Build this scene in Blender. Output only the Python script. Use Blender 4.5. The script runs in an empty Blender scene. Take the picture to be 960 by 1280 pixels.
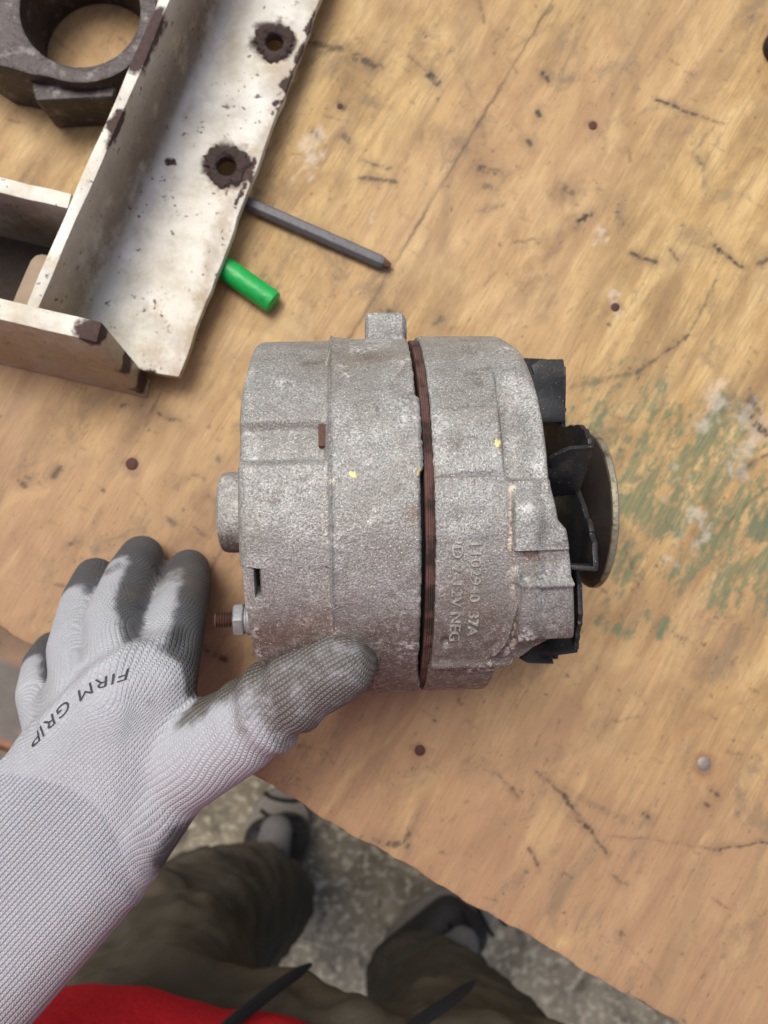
import bpy, bmesh, math, random
import numpy as np
from mathutils import Vector, Matrix
from mathutils.bvhtree import BVHTree
random.seed(4); rng = np.random.default_rng(4)
scene = bpy.context.scene
COL = scene.collection

# ------------------------------------------------------------------ camera
F_PX, CAM_H = 960.0, 0.365          # focal length in pixels of a 960x1280 frame, height above the bench
_d = Vector((440-480, -(700-640), -F_PX)).normalized()   # straight down, seen in camera axes
_z = -_d
_x = (Vector((1, 0, 0)) - _z*_z.x).normalized()
_y = _z.cross(_x)
RW = Matrix((_x, _y, _z))           # camera axes -> world axes
CAM = Vector((0, 0, CAM_H))
cam_data = bpy.data.cameras.new('camera')
cam = bpy.data.objects.new('camera', cam_data); COL.objects.link(cam)
cam.matrix_world = Matrix.Translation(CAM) @ RW.to_4x4()
cam_data.sensor_fit = 'VERTICAL'; cam_data.sensor_height = 36.0; cam_data.lens = 36.0*F_PX/1280
cam_data.clip_start = 0.01; cam_data.clip_end = 200
cam_data.dof.use_dof = True; cam_data.dof.focus_distance = 0.245; cam_data.dof.aperture_fstop = 13.0
scene.camera = cam

# ------------------------------------------------------------------ light
SUN_EL, SUN_AZ = math.radians(66), math.radians(-32)      # azimuth from +Y towards +X
world = bpy.data.worlds.new('World'); scene.world = world; world.use_nodes = True
wt = world.node_tree; wt.nodes.clear()
sky = wt.nodes.new('ShaderNodeTexSky'); sky.sky_type = 'NISHITA'; sky.sun_disc = False
sky.sun_elevation = SUN_EL; sky.sun_rotation = SUN_AZ; sky.air_density = 1.0; sky.dust_density = 6.0; sky.ozone_density = 1.0
bg = wt.nodes.new('ShaderNodeBackground'); bg.inputs[1].default_value = 0.105
wo = wt.nodes.new('ShaderNodeOutputWorld')
wt.links.new(sky.outputs[0], bg.inputs[0]); wt.links.new(bg.outputs[0], wo.inputs[0])
sun_d = bpy.data.lights.new('sun', 'SUN'); sun_d.energy = 1.5; sun_d.angle = math.radians(28); sun_d.color = (1.0, .985, .9)
sun = bpy.data.objects.new('sun', sun_d); COL.objects.link(sun)
sdir = Vector((math.sin(SUN_AZ)*math.cos(SUN_EL), math.cos(SUN_AZ)*math.cos(SUN_EL), math.sin(SUN_EL)))
sun.rotation_euler = sdir.to_track_quat('Z', 'Y').to_euler(); sun.location = (0, 0, 3)
scene.view_settings.view_transform = 'Standard'; scene.view_settings.look = 'None'
scene.view_settings.exposure = 0.40; scene.view_settings.gamma = 1.0; scene.view_settings.use_curve_mapping = False

# ------------------------------------------------------------------ helpers
def ray(px, py):
    v = Vector((px-480, -(py-640), -F_PX))
    return Vector((RW[0].dot(v), RW[1].dot(v), RW[2].dot(v))).normalized()
def at(px, py, z):
    """the world point at height z that the photograph shows at (px, py)"""
    r = ray(px, py); return CAM + r*((z-CAM_H)/r.z)

def tag(o, label=None, cat=None, kind=None, group=None):
    if label: o['label'] = label
    if cat: o['category'] = cat
    if kind: o['kind'] = kind
    if group: o['group'] = group
    return o
def empty(name, loc, label, cat):
    o = bpy.data.objects.new(name, None); COL.objects.link(o); o.location = loc; o.empty_display_size = .01
    return tag(o, label, cat)
def root_loc(p):
    v = Vector((0, 0, 0))
    while p: v += p.location; p = p.parent
    return v
def link_mesh(name, me, mat, parent=None, smooth=False, angle=None):
    o = bpy.data.objects.new(name, me); COL.objects.link(o)
    if mat: me.materials.clear(); me.materials.append(mat)
    if parent:
        me.transform(Matrix.Translation(-root_loc(parent))); o.parent = parent
    if smooth: me.polygons.foreach_set('use_smooth', [True]*len(me.polygons))
    if angle: me.set_sharp_from_angle(angle=math.radians(angle))
    return o
class MB:
    def __init__(s): s.bm = bmesh.new()
    def face(s, pts):
        return s.bm.faces.new([s.bm.verts.new(p) for p in pts])
    def hexa(s, b, t):
        """a solid between a bottom loop b and a top loop t"""
        vb = [s.bm.verts.new(p) for p in b]; vt = [s.bm.verts.new(p) for p in t]; n = len(b)
        s.bm.faces.new(vb[::-1]); s.bm.faces.new(vt)
        for i in range(n): s.bm.faces.new((vb[i], vb[(i+1) % n], vt[(i+1) % n], vt[i]))
    def box(s, c, h, R=None):
        c = Vector(c); R = R or Matrix.Identity(3)
        q = [(-1, -1), (1, -1), (1, 1), (-1, 1)]
        s.hexa([c + R @ Vector((a*h[0], b*h[1], -h[2])) for a, b in q], [c + R @ Vector((a*h[0], b*h[1], h[2])) for a, b in q])
    def plate(s, outer, holes, f0, f1):
        """flat plate of an outline with holes; f0/f1 map 2-D points to the two faces"""
        loops = [outer] + holes
        layers = []
        for f in (f0, f1):
            bm = bmesh.new(); es = []; allv = []
            for lp in loops:
                vs = [bm.verts.new((p[0], p[1], 0)) for p in lp]; allv += vs
                es += [bm.edges.new((vs[i], vs[(i+1) % len(vs)])) for i in range(len(vs))]
            bm.verts.index_update()
            r = bmesh.ops.triangle_fill(bm, use_beauty=True, use_dissolve=False, edges=es)
            idx = {v: i for i, v in enumerate(allv)}
            tris = [[idx[v] for v in fc.verts] for fc in bm.faces]
            layers.append(([f(p) for lp in loops for p in lp], tris)); bm.free()
        V0 = [s.bm.verts.new(p) for p in layers[0][0]]; V1 = [s.bm.verts.new(p) for p in layers[1][0]]
        for t in layers[0][1]: s.bm.faces.new([V0[i] for i in t])
        for t in layers[0][1]: s.bm.faces.new([V1[i] for i in t[::-1]])
        k = 0
        for lp in loops:
            n = len(lp)
            for i in range(n):
                a, b = k+i, k+(i+1) % n
                s.bm.faces.new((V0[a], V0[b], V1[b], V1[a]))
            k += n
    def lathe(s, prof, c, axis='x', n=64, jitter=None):
        """prof: (along, radius) points"""
        c = Vector(c); rings = []
        for a, r in prof:
            rg = []
            for i in range(n):
                t = 2*math.pi*i/n; rr = r + (jitter(t, a) if jitter and r > 0 else 0)
                p = (a, rr*math.sin(t), rr*math.cos(t)) if axis == 'x' else (rr*math.cos(t), rr*math.sin(t), a)
                rg.append(s.bm.verts.new(c + Vector(p)))
            rings.append(rg)
        for A, B in zip(rings, rings[1:]):
            for i in range(n): s.bm.faces.new((A[i], A[(i+1) % n], B[(i+1) % n], B[i]))
        if prof[0][1] > 0: s.bm.faces.new(rings[0][::-1])
        if prof[-1][1] > 0: s.bm.faces.new(rings[-1])
    def tube(s, path, radii, n=16, squash=1.0):
        path = [Vector(p) for p in path]; rings = []
        up = Vector((0, 0, 1))
        for i, p in enumerate(path):
            d = (path[min(i+1, len(path)-1)] - path[max(i-1, 0)]).normalized()
            a = d.cross(up)
            if a.length < 1e-4: a = Vector((1, 0, 0))
            a.normalize(); b = a.cross(d)
            rings.append([s.bm.verts.new(p + (a*math.cos(2*math.pi*k/n) + b*squash*math.sin(2*math.pi*k/n))*radii[i]) for k in range(n)])
        for A, B in zip(rings, rings[1:]):
            for i in range(n): s.bm.faces.new((A[i], A[(i+1) % n], B[(i+1) % n], B[i]))
        s.bm.faces.new(rings[0][::-1]); s.bm.faces.new(rings[-1])
    def hull(s, balls, sub=3):
        bm = bmesh.new()
        for p, r in balls:
            bmesh.ops.create_icosphere(bm, subdivisions=sub, radius=r, matrix=Matrix.Translation(Vector(p)))
        pts = [v.co.copy() for v in bm.verts]; bm.free()
        b2 = bmesh.new()
        for p in pts: b2.verts.new(p)
        r = bmesh.ops.convex_hull(b2, input=b2.verts)
        dead = [g for g in r['geom_interior'] if isinstance(g, bmesh.types.BMVert)] + [g for g in r['geom_unused'] if isinstance(g, bmesh.types.BMVert)]
        bmesh.ops.delete(b2, geom=list(set(dead)), context='VERTS')
        me = bpy.data.meshes.new('tmp'); b2.to_mesh(me); b2.free(); s.bm.from_mesh(me); bpy.data.meshes.remove(me)
    def mesh(s, name, bevel=0, segs=2):
        bmesh.ops.recalc_face_normals(s.bm, faces=s.bm.faces)
        if bevel:
            es = [e for e in s.bm.edges if len(e.link_faces) == 2 and e.calc_face_angle(0) > math.radians(28)]
            bmesh.ops.bevel(s.bm, geom=es, offset=bevel, segments=segs, affect='EDGES', profile=.6)
        me = bpy.data.meshes.new(name); s.bm.to_mesh(me); s.bm.free(); return me
    def build(s, name, mat, parent=None, bevel=0, smooth=True, angle=35, segs=2):
        return link_mesh(name, s.mesh(name, bevel, segs), mat, parent, smooth, angle)
def baked(me, mods):
    """apply modifiers to a mesh"""
    o = bpy.data.objects.new('tmp', me); COL.objects.link(o)
    for t, kw in mods:
        m = o.modifiers.new(t, t)
        for k, v in kw.items(): setattr(m, k, v)
    dg = bpy.context.evaluated_depsgraph_get(); dg.update()
    r = bpy.data.meshes.new_from_object(o.evaluated_get(dg))
    bpy.data.objects.remove(o); return r
def remeshed(mb, voxel, smooth, mods=()):
    me = mb.mesh('tmp')
    return baked(me, [('REMESH', dict(mode='VOXEL', voxel_size=voxel, use_smooth_shade=True)),
                      ('SMOOTH', dict(factor=.5, iterations=smooth))] + list(mods))
def grid_mesh(name, P, closed_v=False):
    """P: array (nu, nv, 3)"""
    nu, nv = P.shape[:2]
    idx = np.arange(nu*nv).reshape(nu, nv)
    if closed_v: idx = np.concatenate([idx, idx[:, :1]], 1)
    q = np.stack([idx[:-1, :-1], idx[1:, :-1], idx[1:, 1:], idx[:-1, 1:]], -1).reshape(-1, 4)
    me = bpy.data.meshes.new(name); nf = len(q)
    me.vertices.add(nu*nv); me.vertices.foreach_set('co', np.ascontiguousarray(P, np.float32).ravel())
    me.loops.add(nf*4); me.loops.foreach_set('vertex_index', q.astype(np.int32).ravel())
    me.polygons.add(nf); me.polygons.foreach_set('loop_start', np.arange(0, nf*4, 4, dtype=np.int32))
    me.update(calc_edges=True); me.validate(); return me
def sstep(a, b, x):
    t = np.clip((np.asarray(x, float)-a)/(b-a), 0, 1); return t*t*(3-2*t)
def band(x, a, b, s):
    return sstep(a-s, a+s, x)*(1-sstep(b-s, b+s, x))
def text_mesh(body, size, shear=0., bold=0., extrude=0., spacing=1.):
    cu = bpy.data.curves.new('t', 'FONT'); cu.body = body; cu.size = size; cu.shear = shear; cu.offset = bold
    cu.extrude = extrude; cu.space_character = spacing; cu.resolution_u = 3
    o = bpy.data.objects.new('t', cu); COL.objects.link(o)
    dg = bpy.context.evaluated_depsgraph_get(); dg.update()
    me = bpy.data.meshes.new_from_object(o.evaluated_get(dg)); bpy.data.objects.remove(o); return me

# ------------------------------------------------------------------ node helpers
class NT:
    def __init__(s, name):
        s.m = bpy.data.materials.new(name); s.m.use_nodes = True; s.t = s.m.node_tree; s.t.nodes.clear()
        s.out = s.t.nodes.new('ShaderNodeOutputMaterial'); s.p = s.t.nodes.new('ShaderNodeBsdfPrincipled')
        s.t.links.new(s.p.outputs[0], s.out.inputs[0]); s.tc = s.t.nodes.new('ShaderNodeTexCoord')
        s.obj = s.tc.outputs['Object']
    def put(s, sock, v):
        if hasattr(v, 'is_output'): s.t.links.new(v, sock)
        elif isinstance(v, (int, float)) and sock.type in ('RGBA', 'VECTOR'):
            sock.default_value = (v, v, v, 1) if sock.type == 'RGBA' else (v, v, v)
        elif sock.type == 'RGBA' and len(v) == 3: sock.default_value = (*v, 1)
        else: sock.default_value = v
    def math(s, op, a, b=0., c=None, clamp=False):
        n = s.t.nodes.new('ShaderNodeMath'); n.operation = op; n.use_clamp = clamp
        s.put(n.inputs[0], a); s.put(n.inputs[1], b)
        if c is not None: s.put(n.inputs[2], c)
        return n.outputs[0]
    def vm(s, op, a, b=None, sc=None):
        n = s.t.nodes.new('ShaderNodeVectorMath'); n.operation = op; s.put(n.inputs[0], a)
        if b is not None: s.put(n.inputs[1], b)
        if sc is not None: s.put(n.inputs['Scale'], sc)
        return n.outputs['Value'] if op in ('LENGTH', 'DISTANCE', 'DOT_PRODUCT') else n.outputs[0]
    def mapping(s, v, scale=(1, 1, 1), rot=(0, 0, 0), loc=(0, 0, 0)):
        n = s.t.nodes.new('ShaderNodeMapping'); s.put(n.inputs[0], v)
        n.inputs['Location'].default_value = loc; n.inputs['Rotation'].default_value = rot; n.inputs['Scale'].default_value = scale
        return n.outputs[0]
    def noise(s, v, scale, detail=3., rough=.55, color=False, dist=0.):
        n = s.t.nodes.new('ShaderNodeTexNoise'); s.put(n.inputs['Vector'], v); n.inputs['Scale'].default_value = scale
        n.inputs['Detail'].default_value = detail; n.inputs['Roughness'].default_value = rough; n.inputs['Distortion'].default_value = dist
        return n.outputs['Color' if color else 'Fac']
    def voro(s, v, scale, feature='F1', out='Distance'):
        n = s.t.nodes.new('ShaderNodeTexVoronoi'); s.put(n.inputs['Vector'], v); n.inputs['Scale'].default_value = scale; n.feature = feature
        return n.outputs[out]
    def step(s, v, a, b, lo=0., hi=1.):
        n = s.t.nodes.new('ShaderNodeMapRange'); n.interpolation_type = 'SMOOTHSTEP'; s.put(n.inputs[0], v)
        n.inputs[1].default_value = a; n.inputs[2].default_value = b; n.inputs[3].default_value = lo; n.inputs[4].default_value = hi
        return n.outputs[0]
    def mix(s, f, a, b, mode='MIX'):
        n = s.t.nodes.new('ShaderNodeMix'); n.data_type = 'RGBA'; n.blend_type = mode
        s.put(n.inputs[0], f); s.put(n.inputs[6], a); s.put(n.inputs[7], b); return n.outputs[2]
    def ramp(s, f, stops):
        n = s.t.nodes.new('ShaderNodeValToRGB'); s.put(n.inputs[0], f); e = n.color_ramp.elements
        while len(e) < len(stops): e.new(.5)
        for k, (p, c) in enumerate(stops): e[k].position = p; e[k].color = (*c, 1)
        return n.outputs[0]
    def sep(s, v):
        n = s.t.nodes.new('ShaderNodeSeparateXYZ'); s.put(n.inputs[0], v); return n.outputs
    def comb(s, x, y, z):
        n = s.t.nodes.new('ShaderNodeCombineXYZ'); s.put(n.inputs[0], x); s.put(n.inputs[1], y); s.put(n.inputs[2], z); return n.outputs[0]
    def attr(s, name, out='Fac'):
        n = s.t.nodes.new('ShaderNodeAttribute'); n.attribute_name = name; return n.outputs[out]
    def bump(s, h, dist, strength=1.):
        n = s.t.nodes.new('ShaderNodeBump'); s.put(n.inputs['Height'], h); n.inputs['Distance'].default_value = dist; n.inputs['Strength'].default_value = strength
        s.t.links.new(n.outputs[0], s.p.inputs['Normal']); return n
    def stroke(s, v, a, b, w, soft=.6):
        """1 inside a line of half width w from a to b"""
        a = Vector(a); b = Vector(b); ba = b-a; L = max(ba.length_squared, 1e-12)
        pa = s.vm('SUBTRACT', v, tuple(a))
        h = s.math('MINIMUM', s.math('MAXIMUM', s.math('MULTIPLY', s.vm('DOT_PRODUCT', pa, tuple(ba)), 1/L), 0.), 1.)
        d = s.vm('LENGTH', s.vm('SUBTRACT', pa, s.vm('SCALE', tuple(ba), sc=h)))
        return s.step(d, w*(1-soft), w*(1+soft*.5), 1., 0.)
    def fin(s, col, rough=.6, metal=0., spec=None):
        s.put(s.p.inputs['Base Color'], col); s.put(s.p.inputs['Roughness'], rough); s.put(s.p.inputs['Metallic'], metal)
        if spec is not None: s.put(s.p.inputs['Specular IOR Level'], spec)
        return s.m
def plain(name, c, rough=.5, metal=0., nscale=300, namp=.25, bump=.0002):
    n = NT(name); f = n.noise(n.obj, nscale, 4)
    col = n.mix(f, tuple(x*(1-namp) for x in c), tuple(min(1, x*(1+namp)) for x in c))
    n.bump(n.noise(n.obj, nscale*2, 3), bump); return n.fin(col, rough, metal)

# ================================================================== SETTING
# ---- concrete floor
FLOOR = -0.80
n = NT('worn_concrete')
f = n.noise(n.obj, 14, 5, .6); g = n.noise(n.obj, 75, 3, .6); h = n.voro(n.obj, 120)
col = n.ramp(f, [(.3, (.13, .11, .078)), (.5, (.23, .195, .142)), (.7, (.37, .32, .235))])
col = n.mix(n.step(g, .48, .66, 0, .7), col, (.56, .50, .385))
col = n.mix(n.step(n.noise(n.obj, 34, 3), .56, .68, 0, .6), col, (.05, .045, .04))
n.bump(g, .004); mat_floor = n.fin(col, .85)
mb = MB(); mb.face([(-30, -30, FLOOR), (30, -30, FLOOR), (30, 30, FLOOR), (-30, 30, FLOOR)])
tag(mb.build('floor', mat_floor, smooth=False, angle=None), kind='structure')

# ---- plywood bench
E0, E1 = at(0, 785, 0), at(840, 1275, 0)
eu = (E1-E0).normalized(); ev = Vector((-eu.y, eu.x, 0))      # along the near edge, and away from it (the grain)
if ev.y < 0: ev = -ev
bench = empty('plywood_workbench', (0.25, 0.35, FLOOR), 'scuffed tan plywood bench top with green paint smears, under the alternator', 'workbench')
def BU(u, v, z=0): p = E0 + eu*u + ev*v; return Vector((p.x, p.y, z))
SA, SB = at(690, 0, 0), at(455, 395, 0)
su = ((SA-E0).dot(eu) + (SB-E0).dot(eu))/2          # the joint runs with the grain

NAILS = [(741, 157, 6), (165, 580, 8), (525, 938, 7), (880, 955, 9), (769, 384, 6), (425, 133, 4)]
GREEN = [(790, 490, 760, 540, 34, .5), (830, 545, 800, 610, 34, .62), (860, 600, 905, 545, 40, .75), (905, 590, 900, 650, 40, .6),
                     (800, 635, 830, 650, 26, .9), (940, 640, 950, 660, 30, .75), (790, 700, 780, 730, 20, .6), (905, 730, 935, 725, 26, .95),
                     (950, 710, 960, 740, 24, .9), (760, 770, 775, 780, 18, .7), (820, 778, 826, 782, 14, .7), (740, 490, 725, 520, 18, .4), (860, 700, 940, 690, 36, .5)]
PALE = [(900, 490, 890, 525, 22, .8), (930, 520, 920, 560, 40, .65), (388, 180, 380, 215, 20, .55), (400, 165, 385, 190, 12, .6), (752, 290, 750, 300, 9, 1.),
                    (765, 370, 768, 385, 10, 1.), (955, 370, 945, 395, 12, .8), (470, 270, 455, 295, 10, .6), (840, 600, 850, 640, 20, .5), (880, 650, 850, 690, 26, .5)]
BROWN = [(520, 945, 530, 940, 14, .8), (770, 545, 765, 590, 24, .5), (690, 300, 640, 400, 22, .5), (700, 240, 715, 275, 18, .8), (245, 690, 270, 640, 40, .6), (290, 880, 330, 900, 40, .5),
                     (350, 330, 380, 400, 30, .45), (765, 170, 770, 200, 22, .5), (640, 1000, 610, 1040, 30, .4), (330, 700, 250, 760, 40, .7)]  # brown stains, plus contact shadow painted left of the drum
MARKS = [(388, 52, 425, 62, 5, .7), (445, 72, 475, 84, 6, .9), (537, 95, 548, 103, 6, 1), (512, 70, 538, 93, 2.5, .5), (425, 130, 430, 137, 5, .7),
             (430, 168, 436, 176, 5, .7), (392, 165, 396, 172, 4, .7), (450, 200, 490, 212, 3, .7), (450, 222, 495, 227, 3, .8), (432, 92, 438, 98, 6, .6),
             (822, 126, 868, 143, 2.5, 1), (868, 143, 905, 155, 2, .6), (790, 318, 822, 328, 3, .9), (838, 312, 848, 325, 3, .7), (893, 308, 905, 318, 4, 1), (905, 318, 925, 334, 3, 1),
             (945, 332, 960, 325, 3.5, .8), (868, 195, 878, 202, 4, .7), (724, 276, 738, 268, 4.5, 1), (671, 140, 673, 145, 4, 1), (660, 175, 663, 180, 4, .9), (680, 92, 683, 100, 4, 1),
             (667, 35, 690, 8, 3, .6), (600, 210, 625, 215, 5, .8), (605, 233, 613, 236, 5, .6), (703, 230, 715, 243, 5, .6), (600, 265, 632, 255, 2.5, .5), (640, 60, 690, 30, 2, .3),
             (895, 350, 862, 418, 2.2, .6), (862, 418, 835, 438, 3, .8), (835, 438, 795, 466, 2.5, .7), (795, 466, 715, 484, 3.5, .4), (940, 525, 960, 543, 6, 1), (938, 500, 948, 515, 5, .7),
             (925, 590, 960, 567, 2.5, .7), (905, 655, 960, 610, 2, .35), (672, 965, 705, 995, 1.8, .7), (705, 995, 720, 1020, 3.2, .9), (720, 1020, 740, 1040, 3.6, 1), (740, 1040, 760, 1070, 1.8, .8),
             (620, 968, 648, 995, 1.8, .5), (660, 1060, 675, 1087, 2, .8), (805, 1018, 815, 1027, 2.5, .8), (768, 1095, 782, 1104, 3, .5), (895, 1062, 960, 1054, 1.4, .8), (760, 1045, 895, 1060, 1.2, .35),
             (700, 985, 780, 1025, 6, .25), (888, 990, 898, 994, 2.5, .8), (882, 1003, 884, 1006, 3, .8), (150, 507, 158, 510, 4, .7), (212, 525, 224, 526, 3, .8), (68, 595, 75, 586, 5, .8), (24, 600, 32, 607, 3.5, .8),
             (82, 684, 96, 676, 3, .8), (212, 650, 218, 655, 4, .7), (272, 573, 276, 576, 4, .7), (270, 818, 280, 824, 5, .9), (256, 810, 258, 812, 4, .7), (484, 1055, 508, 1058, 5, .8), (500, 1058, 512, 1044, 4, .8),
             (468, 1050, 482, 1058, 4, .5), (520, 1170, 545, 1168, 2, .3), (775, 1165, 777, 1168, 4, .6), (782, 690, 800, 735, 1.6, .5), (712, 745, 726, 790, 1.6, .6), (330, 345, 345, 360, 5, .5), (545, 405, 552, 398, 4, .8),
             (487, 388, 490, 392, 4, .8), (880, 1060, 895, 1062, 1.2, .6), (905, 940, 930, 945, 2, .3), (560, 60, 590, 120, 2, .25), (600, 0, 606, 30, 2.5, .5), (720, 560, 712, 600, 3, .35), (780, 1180, 830, 1230, 1.2, .3)]
PX = CAM_H/F_PX                              # metres per pixel on the bench top
_tab = rng.random((6, 257, 257)); _tab[:, -1] = _tab[:, 0]; _tab[:, :, -1] = _tab[:, :, 0]
def vnoise(x, y, sc, octv=4, rough=.55, k=0, sy=None):
    """smooth random field over the bench, 0..1"""
    out = np.zeros_like(x); amp = 1.; tot = 0.; fx, fy = sc, sc if sy is None else sy
    for o in range(octv):
        X = x*fx+31.7*(k+1)+o*17.3; Y = y*fy+11.9*(k+1)+o*7.7
        xi = np.floor(X); yi = np.floor(Y); tx = X-xi; ty = Y-yi; tx = tx*tx*(3-2*tx); ty = ty*ty*(3-2*ty)
        xi = xi.astype(int) % 256; yi = yi.astype(int) % 256; T = _tab[(k+o) % 6]
        v = (T[xi, yi]*(1-tx)+T[xi+1, yi]*tx)*(1-ty)+(T[xi, yi+1]*(1-tx)+T[xi+1, yi+1]*tx)*ty
        out += v*amp; tot += amp; amp *= rough; fx *= 2.03; fy *= 2.03
    return np.clip((out/tot-.5)*1.5+.5, 0, 1)
def UV(px, py):
    q = at(px, py, 0)-E0; return q.dot(eu), q.dot(ev)
def seg_d(U_, V_, a, b):
    dx, dy = b[0]-a[0], b[1]-a[1]; L = max(dx*dx+dy*dy, 1e-12)
    h = np.clip(((U_-a[0])*dx+(V_-a[1])*dy)/L, 0, 1)
    return np.hypot(U_-a[0]-h*dx, V_-a[1]-h*dy)
_extra = []
for _ in range(420):                         # faint everyday dings
    x, y = rng.uniform(-20, 980), rng.uniform(-20, 1290); L_ = rng.gamma(1.6, 7); an = rng.choice([rng.normal(.45, .25), rng.normal(-1.07, .15), rng.uniform(0, 3.14)], p=[.5, .3, .2])
    _extra.append((x, y, x+L_*math.cos(an), y+L_*math.sin(an), rng.uniform(1.2, 3.2), rng.uniform(.1, .5)))
for _ in range(150):
    x, y = rng.uniform(-20, 980), rng.uniform(-20, 1290); _extra.append((x, y, x+rng.uniform(0, 2), y+1, rng.uniform(1.4, 3.2), rng.uniform(.25, .8)))
def wear_and_shade(U_, V_):
    """stains, paint smears, scuffs and painted shade of the bench top as fields over it"""
    w1 = vnoise(U_, V_, 170, 4, .65, 0)-.5; w2 = vnoise(U_, V_, 170, 4, .65, 1)-.5
    Uw, Vw = U_+w1*.0045, V_+w2*.0045
    hatch = vnoise(U_, V_, 700, 3, .7, 2, 260); spots = vnoise(U_, V_, 110, 5, .65, 3); smear = vnoise(U_, V_, 190, 6, .72, 4, 50)
    Um, Vm = U_+w1*.0020, V_+w2*.0020
    def paint(lst, soft, Uw=Uw, Vw=Vw):
        acc = np.zeros_like(U_)
        for (x, y, x2, y2, w, k) in lst:
            a, b = UV(x, y), UV(x2, y2); r = w*PX*soft
            bb = (Uw > min(a[0], b[0])-r) & (Uw < max(a[0], b[0])+r) & (Vw > min(a[1], b[1])-r) & (Vw < max(a[1], b[1])+r)
            if not bb.any(): continue
            d = seg_d(Uw[bb], Vw[bb], a, b); acc[bb] = np.maximum(acc[bb], k*(1-sstep(w*PX*.25, r, d)))
        return acc
    fz = vnoise(U_, V_, 420, 3, .7, 1, 190)-.5
    ga, pa = paint(GREEN, 1.9), paint(PALE, 1.6)
    g = sstep(.12, .86, ga+(smear-.5)*1.7+fz*1.3)*sstep(.02, .22, ga); p = sstep(.4, 1.1, pa+(spots-.5)*1.5+fz*.7)*sstep(.02, .25, pa)
    br = sstep(.3, 1.1, paint(BROWN, 1.6)+(spots-.5)*1.0)
    m = paint([(t[0], t[1], t[2], t[3], t[4]*1.2, t[5]) for t in MARKS], 1.3, Um, Vm)*(.35+.65*sstep(.25, .55, hatch)); e = paint(_extra, 1.3, Um, Vm)*(.3+.7*sstep(.3, .6, hatch))
    soft = paint([(t[0], t[1], t[2], t[3], t[4]*2.6, t[5]*.32) for t in MARKS], 1.6)
    seam = .62*np.exp(-((U_-su+w1*.0016)/.0008)**2)*(.4+.9*vnoise(U_, V_, 40, 3, .6, 5))
    m = np.maximum(np.maximum(m, e), np.maximum(soft*(.5+spots*.6), seam))
    r = np.zeros_like(U_)
    for (x, y, w) in NAILS:
        q = UV(x, y); r = np.maximum(r, 1-sstep(w*PX*.9, w*PX*2.1, np.hypot(Uw-q[0], Vw-q[1])))
    near_shade = sstep(.23, .04, V_+(vnoise(U_, V_, 14, 4, .6, 2, 7)-.5)*.14)  # person's shade and red shirt bounce, painted as a darker pinkish near zone
    return dict(mark=m, near_shade=near_shade, green=g, pale=p, brown=np.maximum(br*.8, r))
def wood_material():
    n = NT('scuffed_plywood'); P = n.vm('MULTIPLY', n.obj, (1, 1, 0))
    G = n.mapping(P, rot=(0, 0, -math.atan2(ev.y, ev.x)))    # x now runs with the grain
    fine = n.noise(n.vm('MULTIPLY', G, (40, 900, 1)), 1, 4, .6)
    med = n.noise(n.vm('MULTIPLY', G, (10, 75, 1)), 1, 5, .62, dist=.6)
    blot = n.noise(n.vm('MULTIPLY', G, (17, 36, 1)), 1, 6, .62, dist=1.2)
    big = n.noise(n.vm('MULTIPLY', G, (4, 8, 1)), 1, 3, .5)
    col = n.ramp(blot, [(.25, (.26, .155, .060)), (.42, (.42, .272, .112)), (.55, (.53, .362, .158)), (.72, (.66, .48, .235))])
    col = n.mix(n.step(med, .43, .66, 0, .62), col, (.25, .15, .068))
    col = n.mix(n.step(fine, .46, .72, 0, .42), col, (.20, .12, .06))
    thread = n.noise(n.vm('MULTIPLY', G, (95, 1500, 1)), 1, 3, .6)
    col = n.mix(n.step(thread, .56, .70, 0, .32), col, (.16, .095, .05))
    col = n.mix(n.step(big, .42, .66, 0, .45), col, (.42, .25, .14))
    col = n.mix(n.math('MULTIPLY', n.attr('near_shade'), .75), col, n.mix(n.math('ADD', n.math('MULTIPLY', med, .6), n.math('MULTIPLY', fine, .5)), (.45, .275, .165), (.22, .125, .075)))
    gr = n.noise(n.vm('MULTIPLY', G, (28, 46, 1)), 1, 7, .68, dist=.6)
    col = n.mix(n.step(gr, .52, .70, 0, .66), col, (.165, .13, .09))
    broad = n.noise(n.vm('MULTIPLY', G, (11, 17, 1)), 1, 6, .66, dist=1.4)
    col = n.mix(n.step(broad, .50, .70, 0, .5), col, (.235, .155, .085))
    grit = n.noise(n.vm('MULTIPLY', G, (240, 420, 1)), 1, 4, .7)
    col = n.mix(n.math('MULTIPLY', n.step(grit, .58, .70), n.step(gr, .40, .58, .15, .7)), col, (.085, .068, .052))
    yel = n.noise(n.vm('MULTIPLY', G, (22, 60, 1)), 1, 5, .6, dist=.8)
    col = n.mix(n.step(yel, .5, .85, 0, .5), col, (.62, .44, .205))
    cross = n.noise(n.vm('MULTIPLY', G, (160, 45, 1)), 1, 4, .65)
    col = n.mix(n.step(cross, .60, .74, 0, .35), col, (.20, .14, .09))
    col = n.mix(n.math('MULTIPLY', n.attr('brown'), .62), col, (.20, .105, .06))
    col = n.mix(n.math('MULTIPLY', n.math('MULTIPLY', n.attr('green'), n.step(fine, .68, .40, .45, 1.)), .80), col, n.mix(cross, (.105, .145, .075), (.065, .14, .085)))
    col = n.mix(n.math('MULTIPLY', n.attr('pale'), .45), col, (.64, .57, .49))
    col = n.mix(n.math('MULTIPLY', n.attr('mark'), .95), col, (.030, .027, .026))
    n.bump(n.math('SUBTRACT', n.math('ADD', n.math('MULTIPLY', fine, .5), n.math('MULTIPLY', gr, .5)), n.math('MULTIPLY', n.attr('mark'), .5)), .0005, .7)
    return n.fin(col, n.step(gr, .3, .7, .5, .7), 0, .35)
mat_wood = wood_material()
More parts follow.
